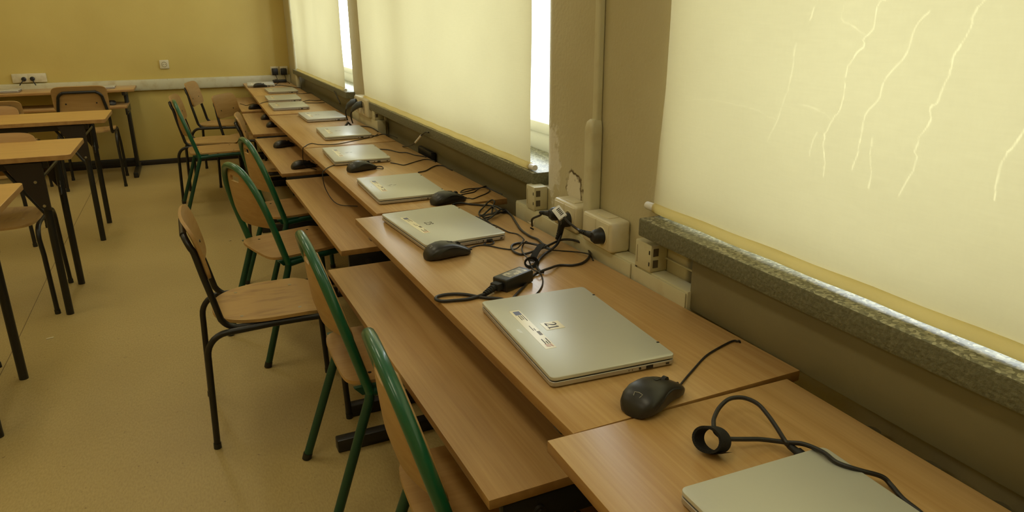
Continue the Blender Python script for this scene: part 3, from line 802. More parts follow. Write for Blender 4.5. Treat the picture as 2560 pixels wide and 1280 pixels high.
def make_green_chair():
    r = empty('school_chair', (0, 0, 0)); W = .19; tr = .0130
    KX, KZ = -.135, .402
    top = .783; hoop = []
    def side(t, sg):    # along the hoop: z from kink to top, width closing into the arch
        pass
    n = 22; P = []
    for k in range(n+1):
        a = PI*k/n
        y = -W*math.copysign(abs(math.cos(a))**.80, math.cos(a)); zz = .535+(top-.535)*math.sin(a)**.90
        P.append((y, zz))
    def lx(z): return KX-(z-KZ)*.275
    path = [(KX, -W, KZ)] + [(lx(z), -W, z) for z in (.44, .50)] + [(lx(z), y, z) for y, z in P] + [(lx(z), W, z) for z in (.50, .44)] + [(KX, W, KZ)]
    MB().tube(path, tr, 14).build('back_hoop', M['green'], r)
    for sg in (-1, 1):
        y = sg*W
        lg = MB().tube([(KX, y, KZ+.004), (KX-.004, y, KZ-.02), (-.272, sg*.203, 0)], tr, 14).build('rear_leg', M['green_dark'], r)
        MB().cyl((-.272, sg*.203, 0), (-.2655, sg*.2025, .02), tr+.0015, 14).build('foot_cap', M['plastic'], lg)
        rl = MB().tube([(KX-.002, y, KZ), (-.05, y*.96, KZ+.006), (.13, y*.90, KZ+.006)] + [(p.x, y*.90, p.z) for p in arc((.135, 0, KZ-.034), .04, 88, 15, 5, (1, 0, 0), (0, 0, 1))] + [(.198, sg*.20, 0)], tr*.92, 12).build('front_leg', M['green_dark'], r)
        MB().cyl((.198, sg*.20, 0), (.197, sg*.1995, .02), tr+.0015, 14).build('foot_cap', M['plastic'], rl)
        MB().prism([(KX-.02, KZ-.002), (KX-.04, .423), (KX+.06, .423), (KX+.06, KZ)], 1, min(y, y*.93), max(y, y*.93)).build('seat_bracket', M['green_dark'], r)
    MB().tube([(.10, -.17, KZ+.004), (.10, .17, KZ+.004)], .009, 10).build('cross_bar', M['green_dark'], r)
    MB().tube([(-.12, -.175, KZ+.004), (-.12, .175, KZ+.004)], .009, 10).build('cross_bar', M['green_dark'], r)
    seat = ply_panel(0, 0, 0, .010, lambda u, v: (u*.190, v*.178, .432-.006*(1-v*v)-.010*max(0, u-.7)/.3), shape=lambda s, t: rsq(s, t, 7.)).build('seat', M['ply'], r, angle=50)
    for x in (-.12, .10):
        for y in (-.13, .13): MB().cyl((x, y, .420), (x, y, .4305), .005, 10).build('rivet', M['brown'], seat)
    # back panel fills the hoop, with a slot as a hand hold near the top
    def sh(s, t):
        return s, t
    def bf(u, v):
        z = .548+(v+1)/2*(.764-.548)
        # width follows the arch
        q = min(max((z-.535)/(top-.535), 0), 1); cw_ = math.cos(math.asin(min(q**(1/.90), 1)))**.80 if q > 0 else 1
        wd = (W-.006)*min(cw_, 1.)
        if v < -.75: wd *= 1-.10*(-.75-v)/.25
        y = u*wd
        return (lx(z)+.008-.046*(1-u*u)*min(1, max(0, (1-v)/1.5))**.5, y, z)
    back = ply_panel(0, 0, 0, .009, bf, hole=lambda s, t: abs(s) < .34 and .60 < t < .83 and (s/.36)**2+((t-.715)/.14)**2 < 1, nu=40, nv=30, shape=sh).build('backrest', M['ply_back'], r, angle=50)
    return r
green0 = make_green_chair()
GR = [(-.414, 1.125, -2.5, 'green framed chair nearest the camera, cut by the bottom edge'),
      (-.432, 1.850, .5, 'green framed chair seen edge on beside the lone black chair'),
      (-.550, 3.035, 17, 'green framed chair with a full arch, turned a little beyond the lone black chair'),
      (-.450, 3.650, 9, 'green framed arched chair pushed in at the two mice on the shelf'),
      (-.765, 5.660, 3, 'green framed chair farthest away, side on before the group of black chairs')]
for i, (x, y, a, lab) in enumerate(GR):
    o = green0 if i == 0 else copy_tree(green0)
    o.location = (x, y, 0); o.rotation_euler = (0, 0, R(a)); tag(o, lab, 'chair', 'green framed school chairs')

# ------------------------------------------------------------------ folding tables on the left
def make_table():
    """right end at x=0, table runs to -x; depth .524"""
    r = empty('folding_table', (0, 0, 0)); TL, TD, ZT = 1.30, .524, .76
    t = MB().loft([[(x, y, z) for x, y in rrect(-TL+i, -i, -TD/2+i, TD/2-i, .02)] for z, i in ((ZT-.024, .002), (ZT-.022, 0), (ZT-.002, 0), (ZT, .002))]).build('tabletop', [M['table'], M['edge']], r)
    for f in t.data.polygons:
        if f.normal.z < .5: f.material_index = 1
    for y in (-.20, .20):
        MB().b2((-TL+.10, y-.012, ZT-.062), (-.10, y+.012, ZT-.0245), bevel=.003).build('apron_rail', M['brown'], r)
    for ex, d in ((-.135, -1), (-TL+.135, 1)):
        for y in (-.225, .225):
            lg = MB().tube([(ex, y, ZT-.03), (ex, y, 0)], .0165, 14).build('leg', M['black'], r)
            pl = MB().prism([(ex-d*.018, ZT-.030), (ex+d*.125, ZT-.030), (ex+d*.098, ZT-.09), (ex+d*.020, ZT-.235), (ex-d*.018, ZT-.25)], 1,
                            y-.022 if y < 0 else y+.017, y-.017 if y < 0 else y+.022).build('leg_plate', M['brown'], r)
            bt = MB()
            for bx, bz in ((ex+d*.02, ZT-.115), (ex+d*.005, ZT-.225)):
                ys = y-.022; bt.cyl((bx, ys, bz), (bx, ys-.005, bz), .0065, 12)
            bt.build('bolt', M['screw'], pl)
        MB().tube([(ex, -.225, ZT-.10), (ex, .225, ZT-.10)], .011, 10).build('leg_spreader', M['black'], r)
        MB().tube([(ex+d*.15, -.16, ZT-.06), (ex+d*.01, -.205, ZT-.28)], .008, 8).build('brace', M['black'], r)
        MB().tube(smooth([(ex-d*.0, .21, ZT-.20), (ex-d*.0, .195, ZT-.25), (ex, .175, ZT-.262), (ex, .160, ZT-.245), (ex, .158, ZT-.21)], 4), .004, 8).build('bag_hook', M['black'], r)
    return r
table0 = make_table()
for i, (x, y, lab) in enumerate(((-1.417, 3.955, 'honey coloured folding table with riveted leg plates, middle of the three on the left'),
                                 (-1.385, 5.255, 'honey coloured folding table farthest from the camera, at left'),
                                 (-1.497, 2.833, 'honey coloured folding table corner closest to the camera at the left edge'))):
    o = table0 if i == 0 else copy_tree(table0)
    o.location = (x, y, 0); tag(o, lab, 'table', 'folding tables on the left')

# ------------------------------------------------------------------ trunking, sockets, pipes
def trunk(name, lab, lo, hi, axis, joints=(), split=.012):
    o = empty(name, ((lo[0]+hi[0])/2, (lo[1]+hi[1])/2, lo[2]), 0, lab, 'cable trunking')
    c = Vector(o.location)
    l2, h2 = [a-b for a, b in zip(lo, c)], [a-b for a, b in zip(hi, c)]
    MB().b2(l2, h2, bevel=.003).build('duct', M['white_plastic'], o)
    return o, c
t1, c1 = trunk('cable_trunking', 'cream cable trunking on the near wall pier, under the plugged socket boxes', (XT, 1.131, .690), (XP-.001, 2.013, .775), 1)
j = MB()
yj = on_x(1590, 680, XT).y
j.b2((XT-.0012-c1.x, yj-.003-c1.y, 0), (XP-c1.x, yj+.003-c1.y, .0862)); j.b2((XT-.0012-c1.x, 1.545-c1.y, 0), (XP-c1.x, 1.549-c1.y, .0862))
part_label(j.build('joint_gap', M['dark_recess'], t1), 'dark joint between two trunking lengths')
cv = MB(); cv.b2((XT-.0035-c1.x, 1.134-c1.y, .004), (XT-.0008-c1.x, 1.33-c1.y, .081), bevel=.001); cv.b2((XT-.0035-c1.x, 1.345-c1.y, .004), (XT-.0008-c1.x, 2.006-c1.y, .081), bevel=.001)
cv.build('duct_cover', M['white_plastic'], t1)
t2, c2 = trunk('cable_trunking', 'cream cable trunking on the farther wall pier, beside the row of laptops', (.030, 3.93, .690), (XP2-.001, 4.60, .79), 1)
t3, c3 = trunk('cable_trunking', 'long cream cable trunking running along the far wall', (XL+.3, WY-.034, .704), (XP-.002, WY-.0005, .802), 0)
j = MB(); xj = on_y(420, 210, WY-.034).x; j.b2((xj-.0015-c3.x, -.0185, 0), (xj+.0015-c3.x, .012, .0985)); j.build('joint_gap', M['socket_in'], t3)
cv = MB(); cv.b2((XL+.3-c3.x, -.0195, .008), (XP-.02-c3.x, -.0165, .090), bevel=.001); cv.build('duct_cover', M['white_plastic'], t3)

# conduit up the near pier
cb = empty('wall_conduit', (XP-.02, 1.578, .788), 0, 'cream vertical conduit on the wall pier between the socket boxes', 'conduit')
MB().loft([[(x, y, z) for x, y in rrect(-.016+i, .0195, -.0185+i, .0185-i, .008)] for z, i in ((0, 0), (.270, 0), (.285, .003), (.292, .009))]).build('conduit_cover', M['white_plastic'], cb)
MB().loft([[(x, y, z) for x, y in rrect(.002, .0195, -.0115, .0115, .005)] for z in (.285, 2.2)]).build('conduit_tube', M['white_plastic'], cb)
# heating pipe in the far corner
pc = on_x(739, 190, .01)
pp = MB(); pp.tube([(0, 0, 0), (0, 0, 3.05)], .024, 20)
po = pp.build('heating_pipe', M['white_plastic'], None, loc=(.052, 7.10, 0)); tag(po, 'cream vertical heating pipe in the far window corner', 'pipe')

def socket_box(lab, lo, hi, axis_sign=-1, n=2, blank=-1, group='socket boxes on the wall piers'):
    """surface box on the pier, sockets facing -x"""
    c = ((lo[0]+hi[0])/2, (lo[1]+hi[1])/2, lo[2]); o = empty('socket_box', c, 0, lab, 'socket', group)
    hx, hy, h = (hi[0]-lo[0])/2, (hi[1]-lo[1])/2, hi[2]-lo[2]
    MB().b2((-hx, -hy, 0), (hx, hy, h), bevel=.008, seg=3).build('housing', M['socket'], o)
    m = MB(); m.b2((-.012, -hy*.45, h-.0004), (.018, hy*.35, h+.002), bevel=.0008); m.build('cable_entry', M['socket'], o)
    w = (2*hy-.014)/n
    for k in range(n):
        y0 = -hy+.007+k*w
        f = MB(); f.b2((-hx-.0016, y0+.0015, .006), (-hx+.002, y0+w-.0015, h-.006), bevel=.0015)
        fc = f.build('socket_face', M['socket'], o)
        if k == blank: continue
        yc, zc, rr = y0+w/2, h*.47, min(w, h)*.36
        q = MB(); q.tube([(-hx-.0018, yc+rr*math.cos(t), zc+rr*math.sin(t)) for t in np.linspace(0, 2*PI, 28)[:-1]], .0022, 6, closed=True); q.build('socket_rim', M['socket'], fc)
        q = MB(); q.cyl((-hx-.0021, yc, zc), (-hx-.0015, yc, zc), rr-.001, 24); q.build('socket_recess', M['socket_in'], fc)
        q = MB(); q.cyl((-hx-.0026, yc, zc+.009), (-hx-.002, yc, zc+.009), .0026, 10); q.cyl((-hx-.0026, yc, zc-.009), (-hx-.002, yc, zc-.009), .0026, 10); q.build('socket_hole', M['port'], fc)
    return o
socket_box('cream double socket box left of the conduit, two black plugs in it', (-.003, 1.598, .7755), (XP-.001, 1.728, .850))
socket_box('cream double socket box right of the conduit, one black plug and a blank lid', (-.008, 1.415, .7755), (XP-.001, 1.555, .853), blank=1)
socket_box('cream socket box on the farther wall pier with two grey plugs', (.010, 4.06, .7905), (XP2-.001, 4.40, .892))

def data_box(lab, lo, hi, ports_face):
    c = ((lo[0]+hi[0])/2, (lo[1]+hi[1])/2, lo[2]); o = empty('data_socket', c, 0, lab, 'data socket', 'data socket boxes')
    hx, hy, h = (hi[0]-lo[0])/2, (hi[1]-lo[1])/2, hi[2]-lo[2]
    MB().b2((-hx, -hy, 0), (hx, hy, h), bevel=.003).build('housing', M['white_plastic'], o)
    for k in (.30, .72):
        p = MB(); p.b2((-hx+.006, -hy-.0006, h*k-.009), (-hx+.020, -hy+.002, h*k+.009)); p.build('data_port', M['dark_recess'], o)
        p = MB(); p.b2((-hx-.0005, -hy+.004, h*k-.005), (-hx+.001, -hy+.008, h*k+.004)); p.build('side_slot', M['port'], o)
    p = MB(); p.b2((-hx-.0005, hy-.010, .012), (-hx+.001, hy-.008, h-.012)); p.build('label_groove', M['socket_in'], o)
    return o
data_box('small cream data socket box below the nearest stone sill', (.004, 1.262, .7755), (XP-.001, 1.325, .840), 0)
data_box('small cream data socket box at the left end of the near trunking', (.004, 1.868, .7755), (XP-.001, 1.925, .846), 0)
data_box('small cream data socket box with two dark ports on the farther pier', (.025, 3.965, .7905), (XP2-.001, 4.03, .870), 0)
# far wall sockets
o = empty('socket_box', (-2.175, WY, .81), 0, 'long cream triple socket plate on the far wall at left, two dark plugs in it', 'socket')
MB().b2((-.13, -.03, 0), (.13, 0, .078), bevel=.006).build('housing', M['socket'], o)
for x in (-.045, .025):
    MB().b2((x-.033, -.0318, .004), (x+.033, -.028, .074), bevel=.001).build('socket_face', M['socket'], o)
o = empty('wall_socket', (-1.08, WY, .893), 0, 'single cream wall socket alone on the ochre far wall', 'socket')
MB().b2((-.040, -.012, 0), (.040, 0, .080), bevel=.005).build('cover_plate', M['socket'], o)
m = MB(); m.tube([(.022*math.cos(t), -.0125, .04+.022*math.sin(t)) for t in np.linspace(0, 2*PI, 28)[:-1]], .002, 6, closed=True); m.build('socket_rim', M['socket_in'], o)
m = MB(); m.cyl((-.009, -.013, .04), (-.009, -.012, .04), .003, 10); m.cyl((.009, -.013, .04), (.009, -.012, .04), .003, 10); m.build('socket_hole', M['port'], o)
for x, lab in ((-.092, 'left of the two white wall sockets above the far corner desk'), (-.006, 'right of the two white wall sockets above the far corner desk')):
    o = empty('wall_socket', (x, WY, .803), 0, lab, 'socket', 'corner wall sockets')
    MB().b2((-.039, -.014, 0), (.039, 0, .080), bevel=.004).build('cover_plate', M['socket'], o)
    MB().cyl((0, -.016, .042), (0, -.0135, .042), .022, 24).build('socket_recess', M['socket_in'], o)

def plug_round(name, lab, loc, toward, boot_dir, r=.019, cable=None, cr=.0032, group=None, m='plastic'):
    """Schuko plug: round head pressed on a socket, boot leaving sideways"""
    o = empty(name, loc, 0, lab, 'plug', group); t = Vector(toward).normalized(); bd = Vector(boot_dir).normalized()
    h = MB(); h.tube([t*.000, -t*.010, -t*.020, -t*.027], [r, r, r*.92, r*.6], 22); h.build('plug_head', M[m], o)
    s = -t*.016
    b_ = MB(); b_.tube([s+bd*.008, s+bd*.020, s+bd*.030], [.0105, .0085, .0068], 14)
    for k in range(4): b_.tube([s+bd*(.031+k*.006), s+bd*(.034+k*.006)], [.0068-k*.0006]*2, 12)
    b_.tube([s+bd*.028, s+bd*.055], [.0050, .0042], 12)
    b_.build('cable_boot', M['rubber'], o)
    if cable:
        pts = [Vector(loc)*0+s+bd*.052]+[Vector(p)-Vector(loc) for p in cable]
        MB().tube(smooth(pts, 5), cr, 8).build('cable', M['cable'], o)
    return o
def cab(name, lab, pts, r, cat='cable', group=None, n=5, extra=None):
    q = smooth(pts, n); c = Vector((q[0].x, q[0].y, min(p.z for p in q)-r))
    o = MB().tube([p-c for p in q], r, 8).build(name, M['cable'], None, loc=c); tag(o, lab, cat, group); return o
def pz(px, py, h, base=ZD): return on_z(px, py, base+h)
def path(off, s, pts, h=.0022):
    out = []
    for p in pts: out.append(pz(off[0]+p[0]/s, off[1]+p[1]/s, p[2] if len(p) > 2 else h))
    return out
C5 = ((1080, 560), 5.819); C9 = ((1040, 440), 9.846); CS = ((1720, 960), 6.4); C8 = ((1500, 800), 2.415); CM = ((960, 300), 9.145)

# plug 1 and 2 in the left box, plug 3 in the right box
pl1 = plug_round('power_plug', 'black plug in the left hole of the left socket box, short cord end tied off', (-.006, 1.693, .811), (1, 0, 0), (-.25, .95, -.12),
                 cable=[(-.035, 1.745, .797), (-.045, 1.775, .780), (-.040, 1.79, .762), (-.034, 1.80, .7505)])
pl2 = plug_round('power_plug', 'black plug partly hidden by a white cable label in the left socket box', (-.006, 1.632, .808), (1, 0, 0), (-.3, .1, -.95),
                 cable=path(*C5, [(1905, 30, .050), (1880, 150, .030), (1830, 280, .012), (1740, 370, .008), (1640, 440, .006), (1560, 520), (1530, 590), (1540, 650), (1580, 690), (1630, 697)], .0040), cr=.0036)
pl3 = plug_round('power_plug', 'black plug in the right socket box with a white label clip on its cord', (-.011, 1.452, .813), (1, 0, 0), (-.30, .95, .05),
                 cable=[(-.038, 1.525, .814), (-.046, 1.555, .824), (-.050, 1.575, .834)])
# white label clip
lc = Vector((-.054, 1.594, .842)); dirv = Vector((-.10, .80, .42)).normalized()
sidev = dirv.cross(Vector((-.55, -.8, .45))).normalized(); nv = sidev.cross(dirv)
rot = Matrix((dirv, sidev, nv)).transposed().to_4x4()
MB().box(lc-Vector(pl3.location), (.040, .024, .006), rot=rot, bevel=.0012).build('cable_label', M['white'], pl3)
lb = MB()
side_n = nv if nv.dot(CAM-lc) > 0 else -nv
for k in range(5): lb.box(lc-Vector(pl3.location)+dirv*(.0052*(k-2.))+side_n*.0031+sidev*.003, (.0030, .010, .0006), rot=rot)
lb.build('label_print', M['ink'], bpy.data.objects[[x.name for x in bpy.data.objects if x.parent == pl3 and x.name.startswith('cable_label')][0]])
# the tape tie and its loose flags near plug 1
tp = empty('cord_tie', (-.034, 1.80, ZD), 0, 'frayed masking tape tie on the cord by the trunking', 'cable tie')
tt = MB(); 
for a, l_ in ((20, .020), (75, .018), (140, .022), (200, .016)): 
    d = Vector((math.cos(R(a))*.4, math.sin(R(a)), .5)).normalized(); tt.tube([(0, 0, .012), Vector((0, 0, .012))+d*l_*.5, Vector((0, 0, .010))+d*l_], [.0030, .0024, .0010], 6)
tt.build('tape_strand', M['tape'], tp)
tt = MB(); tt.box((-.004, -.006, .006), (.004, .012, .004), rot=Euler((.3, .2, .6)), bevel=.001); tt.build('loose_end', M['strap'], tp)

# ------------------------------------------------------------------ charger on desk of laptop 21
bc = Vector((-.268, 1.408, ZD)); ba = 25
ch = empty('laptop_charger', bc, R(ba), 'black laptop charger brick with a printed label, beyond laptop 21', 'charger')
br = MB().box((0, 0, .0155), (.094, .044, .029), bevel=.004, seg=3).build('power_brick', M['plastic'], ch)
lb = MB().b2((-.026, -.014, .0299), (.036, .014, .0303)).build('rating_label', mat('silver_rating_label', (.20, .19, .15), .3, noise=((.55, .50, .36), (90, 60, 1), .48, .6)), br)
part_label(lb, 'worn silver rating label with tiny print')
Minv = ch.matrix_basis.inverted() if False else (Matrix.Translation(bc) @ Matrix.Rotation(R(ba), 4, 'Z')).inverted()
cn = MB(); cn.b2((-.066, -.012, .006), (-.046, .012, .023), bevel=.003); cn.tube([(-.062, 0, .0135), (-.098, -.004, .0085)], [.0078, .0050], 12)
for k in range(5):
    x = -.070-k*.0065; cn.tube([(x, -.0008*k, .0128-.0008*k), (x-.003, -.0008*k, .0124-.0008*k)], [.0086-k*.0006]*2, 12)
cn.build('connector', M['rubber'], ch)
fl_ = path(*C5, [(720, 1035, .007), (620, 1070), (500, 1095), (350, 1110), (150, 1122), (60, 1100), (70, 1060), (180, 1030), (350, 1018), (520, 1030), (680, 1060), (800, 1075), (900, 1080), (1010, 1092), (1110, 1135), (1180, 1190)], .0040)
MB().tube([Minv @ p for p in smooth([Matrix.Translation(bc) @ Matrix.Rotation(R(ba), 4, 'Z') @ Vector((-.096, -.0038, .0088))]+fl_, 6)], .0036, 10).build('mains_cord', M['cable'], ch)
lp = path(*C5, [(1090, 1180), (1170, 1090), (1240, 1010), (1330, 920), (1400, 830), (1480, 745), (1580, 692, .006), (1720, 640, .009), (1860, 600), (2050, 600), (2200, 560), (2290, 470), (2280, 370, .008), (2200, 290, .014), (2080, 240, .018), (1950, 225, .018), (1850, 240, .016), (1740, 290, .014), (1640, 335, .012),
                 (1500, 390, .010), (1380, 430), (1280, 440), (1190, 400), (1155, 340), (1180, 300), (1270, 277), (1400, 277, .010), (1550, 310, .010), (1690, 352, .010), (1730, 372, .010)], .0035)
MB().tube([Minv @ p for p in smooth(lp, 6)], .0031, 10).build('output_cord', M['cable'], ch)
# hook-and-loop strap holding the loops
sp = path(*C5, [(1600, 300, .020), (1560, 350, .020), (1510, 420, .015), (1470, 500, .010), (1440, 545, .007)])
MB().ribbon([Minv @ p for p in smooth(sp, 3)], .017, (0, 0, 1), .002).build('cord_strap', M['strap'], ch)
rg = pz(1080+1440/5.819, 560+560/5.819, .012); 
MB().tube([Minv @ (rg+Vector((.016*math.cos(t), .004*math.sin(t)-.0*t, .0105*math.sin(t)))) for t in np.linspace(0, 2*PI, 22)[:-1]], .0045, 8, closed=True, flat=(.5, 1.4)).build('strap_end', M['strap'], ch)
# thin usb leads
cab('usb_lead', 'thin black lead looping from behind laptop 21 past the charger to the trunking', path(*C5, [(1440, 1090), (1505, 1030), (1560, 970), (1600, 900), (1612, 830), (1600, 770), (1560, 705, .010), (1480, 668, .007), (1440, 610), (1400, 510, .016), (1340, 440, .009), (1308, 380), (1318, 320), (1345, 275, .014), (1372, 252, .017), (1400, 270, .016), (1500, 300, .014), (1620, 345, .013), (1740, 378, .013), (1900, 392), (2060, 402), (2200, 420, .009), (2290, 442, .012), (2325, 490), (2345, 530)], .0024), .0018)
m23 = cab('usb_lead', 'thin cord from the mouse at laptop 23 running across the desk to the cable bundle', path(*C5, [(520, 365, .006), (600, 330), (720, 307), (850, 320), (1000, 352), (1150, 370), (1240, 350, .003), (1290, 300, .012), (1325, 245, .013), (1335, 222, .012), (1250, 150), (1120, 120), (1020, 70), (940, 30), (870, 0), (770, -50), (640, -110)], .0022), .0018)
up = empty('usb_plug', tuple(pz(1080+835/5.819, 560+268/5.819, 0)), R(4.7), 'black usb plug in the side of laptop 23 with a tight cord loop', 'plug')
upl = MB(); upl.box((0, .004, .0068), (.017, .018, .0075), bevel=.0015); upl.build('plug_body', M['plastic'], up)
upc = MB(); upc.tube(smooth([(.002, -.004, .006), (.006, -.016, .004), (-.004, -.024, .0025), (-.018, -.022, .0022), (-.024, -.014, .0022), (-.016, -.010, .0030)], 5), .0018, 8); upc.build('cable', M['cable'], up)
# cable bundle behind laptop 23
bl = path(*C9, [(900, 700, .0035), (1100, 660), (1300, 690), (1600, 715), (1900, 735, .012), (2050, 790, .010), (2250, 900), (2350, 970), (2420, 1080), (2490, 1190), (2590, 1330), (2800, 1480), (2990, 1560), (3130, 1680), (3270, 1730)], .0036)
cab('charging_cable', 'thick black cord from behind laptop 23 along the desk back edge', bl, .0033)
bu = empty('cable_bundle', tuple(pz(1225, 530, 0)), 0, 'tied bundle of black cords in the corner behind laptop 23', 'cable')
bv = Vector(bu.location)
q = path(*C9, [(1860, 930), (1900, 740, .012), (1935, 640, .018), (1880, 590, .020), (1780, 640, .016), (1650, 780, .008), (1560, 880), (1560, 945), (1640, 962), (1760, 860, .008), (1890, 760, .014), (1990, 850, .012), (2060, 900, .006), (2200, 905), (2180, 870, .008), (2000, 930, .009), (1800, 1010, .010), (1660, 1040), (1700, 1085), (1800, 1050, .009), (1950, 940, .013), (2060, 840, .015), (2200, 830, .012), (2330, 940)], .0032)
MB().tube([p-bv for p in smooth(q, 6)], .0026, 8).build('cord_loop', M['cable'], bu)
q = path(*C9, [(1640, 1000, .007), (1760, 960, .010), (1900, 930, .012), (2050, 870, .014)]); MB().ribbon([p-bv for p in smooth(q, 4)], .014, (0, 0, 1), .0015).build('cord_strap', M['strap'], bu)
q = path(*C9, [(1590, 1060, .020), (1570, 1000, .022), (1600, 985, .020), (1700, 1060, .008), (1820, 1150), (1900, 1220)], .003); MB().tube([p-bv for p in smooth(q, 5)], .0019, 8).build('thin_lead', M['cable'], bu)
# mouse cord of the laptop beyond 23
cab('usb_lead', 'thin black mouse cord in flat loops near the panel, beyond laptop 23', path(*C9, [(1135, 552, .006), (1300, 545), (1400, 560), (1560, 500), (1750, 420), (1815, 345, .004), (1700, 285, .006), (1500, 300), (1250, 322), (1130, 362), (1098, 405), (1200, 392, .003), (1400, 340), (1600, 288, .008), (1720, 262, .008), (1850, 330), (2000, 395), (2120, 450)], .0022), .0018)
cab('usb_lead', 'short thin cord curling off the laptop beyond 23 towards the panel', path(*C9, [(1050, 492, .006), (1120, 458), (1400, 402), (1480, 360), (1560, 310, .006), (1680, 258, .010), (1730, 248, .010)], .0022), .0018)
cab('charging_cable', 'black cord from the third laptop corner to the panel gap', path(*CM, [(780, 1197), (950, 1160), (1100, 1080), (1220, 1040), (1360, 1048), (1440, 1090), (1560, 1150)], .0030), .0024)
cab('charging_cable', 'black cord on the desk from the laptop with the looped mouse, nearer of its two', path(*CM, [(150, 978), (300, 1000), (450, 1030), (600, 990), (800, 930), (950, 900), (1090, 915), (1180, 960)], .0024), .0020)
cab('charging_cable', 'black cord on the desk from the laptop with the looped mouse, farther of its two', path(*CM, [(-160, 660), (0, 672), (150, 690), (350, 740), (520, 745), (700, 800), (900, 830), (960, 850)], .0028), .0022)
cab('mouse_cable', 'little thin cord loop at the nose of the mouse lying on the desktop', [pz(940, 420, .006), pz(952, 422, .003), pz(958, 421, .002), pz(955, 416.5, .002), pz(945, 415.5, .003), pz(936, 416, .004)], .0018)
mx = [pz(878, 413, .0030), pz(858, 411, .0030), pz(836, 413, .0024), pz(820, 419, .0022), pz(812, 425, .0026)]
e0 = mx[-1]; mx += [Vector((e0.x-.012, e0.y-.01, ZD-.012)), Vector((e0.x-.008, e0.y-.03, ZD-.07)), Vector((e0.x+.02, e0.y-.10, ZD-.118)), Vector((e0.x+.09, e0.y-.16, ZD-.122))]
cab('mouse_cable', 'thin cord dropping over the front desk edge below the looped mouse', mx, .0018)
dx = [pz(945, 335, .0022), pz(928, 343, .0022), pz(880, 353, .0022), pz(840, 360.5, .0022), pz(800, 361.5, .0022), pz(780, 358.5, .0022), pz(768, 362, .0022), pz(763, 366, .0026)]
e0 = dx[-1]; dx += [Vector((e0.x-.014, e0.y-.01, ZD-.010)), Vector((e0.x-.010, e0.y+.01, ZD-.09)), Vector((e0.x+.05, e0.y+.05, SH+.004))]
cab('mouse_cable', 'long thin cord crossing a desktop at the seam between two desks to its front edge', dx, .0019)
cab('charging_cable', 'black cord from a laptop lid corner to the desk back by the far pier trunking', [pz(902, 315.5, .0035), pz(915, 316, .003), pz(928, 319, .003), pz(938, 324, .003), pz(945, 329, .003)], .0026)
cab('usb_lead', 'thin cord leaving the usb side of the laptop before the far pier', [pz(929, 338, .004), pz(940, 340, .0025), pz(952, 336, .0022), pz(966, 336, .0022), pz(980, 339, .0022), pz(993, 345, .0022)], .0020)
cab('usb_lead', 'two thin curved cords right of the nearer dull laptop, upper one', [pz(757, 254.5, .004), pz(772, 250.5, .0022), pz(790, 251.5, .0022), pz(806, 250.5, .0022), pz(815, 256, .0022)], .0022)
cab('usb_lead', 'two thin curved cords right of the nearer dull laptop, lower one', [pz(760, 257, .003), pz(775, 257.5, .0022), pz(795, 257.5, .0022), pz(812, 256.5, .0022)], .0022)
cab('usb_lead', 'thin cord from the askew laptop to the panel near the far pipe', [pz(741, 234, .003), pz(760, 234, .0025), pz(778, 232.5, .0025), pz(788, 237, .0025)], .0022)
cab('mouse_cable', 'thin cord over the desk front edge between the two dull laptops', [pz(700, 253, .004), pz(678, 254, .003), pz(662, 255, .003), pz(651, 258.5, .003)] , .0022)
cab('charging_cable', 'looped cord on the corner desk beside the black adapter', [pz(664, 214, .004), pz(676, 216, .004), pz(682, 213, .006), pz(684, 203, .03), pz(690, 199, .04), pz(697, 202, .03), pz(695, 208, .006), pz(688, 213, .004), pz(702, 213, .004), pz(722, 215.5, .004), pz(742, 219, .004), pz(751, 219, .004)], .003)
cab('mouse_cable', 'wavy thin cord on the shelf beside the farthest wooden chair back', [on_z(652, 265, SH+.003), on_z(634, 259.5, SH+.003), on_z(616, 263.5, SH+.003), on_z(606, 260.5, SH+.003), on_z(600, 259.5, SH+.003)], .0022)
# mouse 21 lead
mp_ = [pz(1699, 965, .0075), pz(1715, 945, .003), pz(1735, 922, .0024), pz(1765, 890, .0024), pz(1800, 868, .0024), pz(1830, 853, .0026)]
e0 = mp_[-1]; mp_ += [Vector((e0.x+.008, e0.y-.004, ZD+.0026)), Vector((e0.x+.0135, e0.y-.008, ZD-.006)), Vector((e0.x+.0135, e0.y-.008, ZD-.10))]
cab('mouse_cable', 'thin black cord from the mouse by laptop 21 to the panel gap', mp_, .0020)
# black cord on the nearest laptop with its hook-and-loop tie
lead = empty('charging_cable', tuple(pz(1790, 1100, 0)), 0, 'black charging cable looped over the nearest laptop with a tape ring', 'cable')
lv = Vector(lead.location)
a1 = path(*CS, [(1745, 1085, .0085), (1640, 1000, .010), (1560, 920, .016), (1420, 700, .022), (1280, 500, .026), (1130, 330, .028), (960, 240, .028), (800, 215, .028), (640, 250, .026), (500, 380, .024), (420, 540, .024), (410, 640, .024), (425, 740, .024), (470, 800, .022)])
a2 = path(*CS, [(560, 860, .020), (680, 880, .018), (900, 883, .016), (1150, 885, .012), (1400, 912, .012), (1600, 938, .014), (1850, 962, .022)])
a3 = path(*C8, [(1345, 797, .026), (1430, 860, .024), (1560, 905, .022), (1700, 945, .012), (1760, 1000, .005), (1830, 1080, .004), (1930, 1159, .004), (2060, 1280, .004)])
MB().tube([p-lv for p in smooth(a1+a2+a3, 6)], .0033, 10).build('cord', M['cable'], lead)
cx_ = MB(); s0 = a1[0]-lv; d0 = (a1[1]-a1[0]).normalized(); cx_.tube([s0-d0*.010, s0-d0*.001, s0+d0*.0, s0+d0*.013, s0+d0*.016, s0+d0*.024], [.0075, .0075, .0055, .0050, .0042, .0036], 12); cx_.build('connector', M['rubber'], lead)
rc = pz(1720+375/6.4, 960+890/6.4, .021)-lv
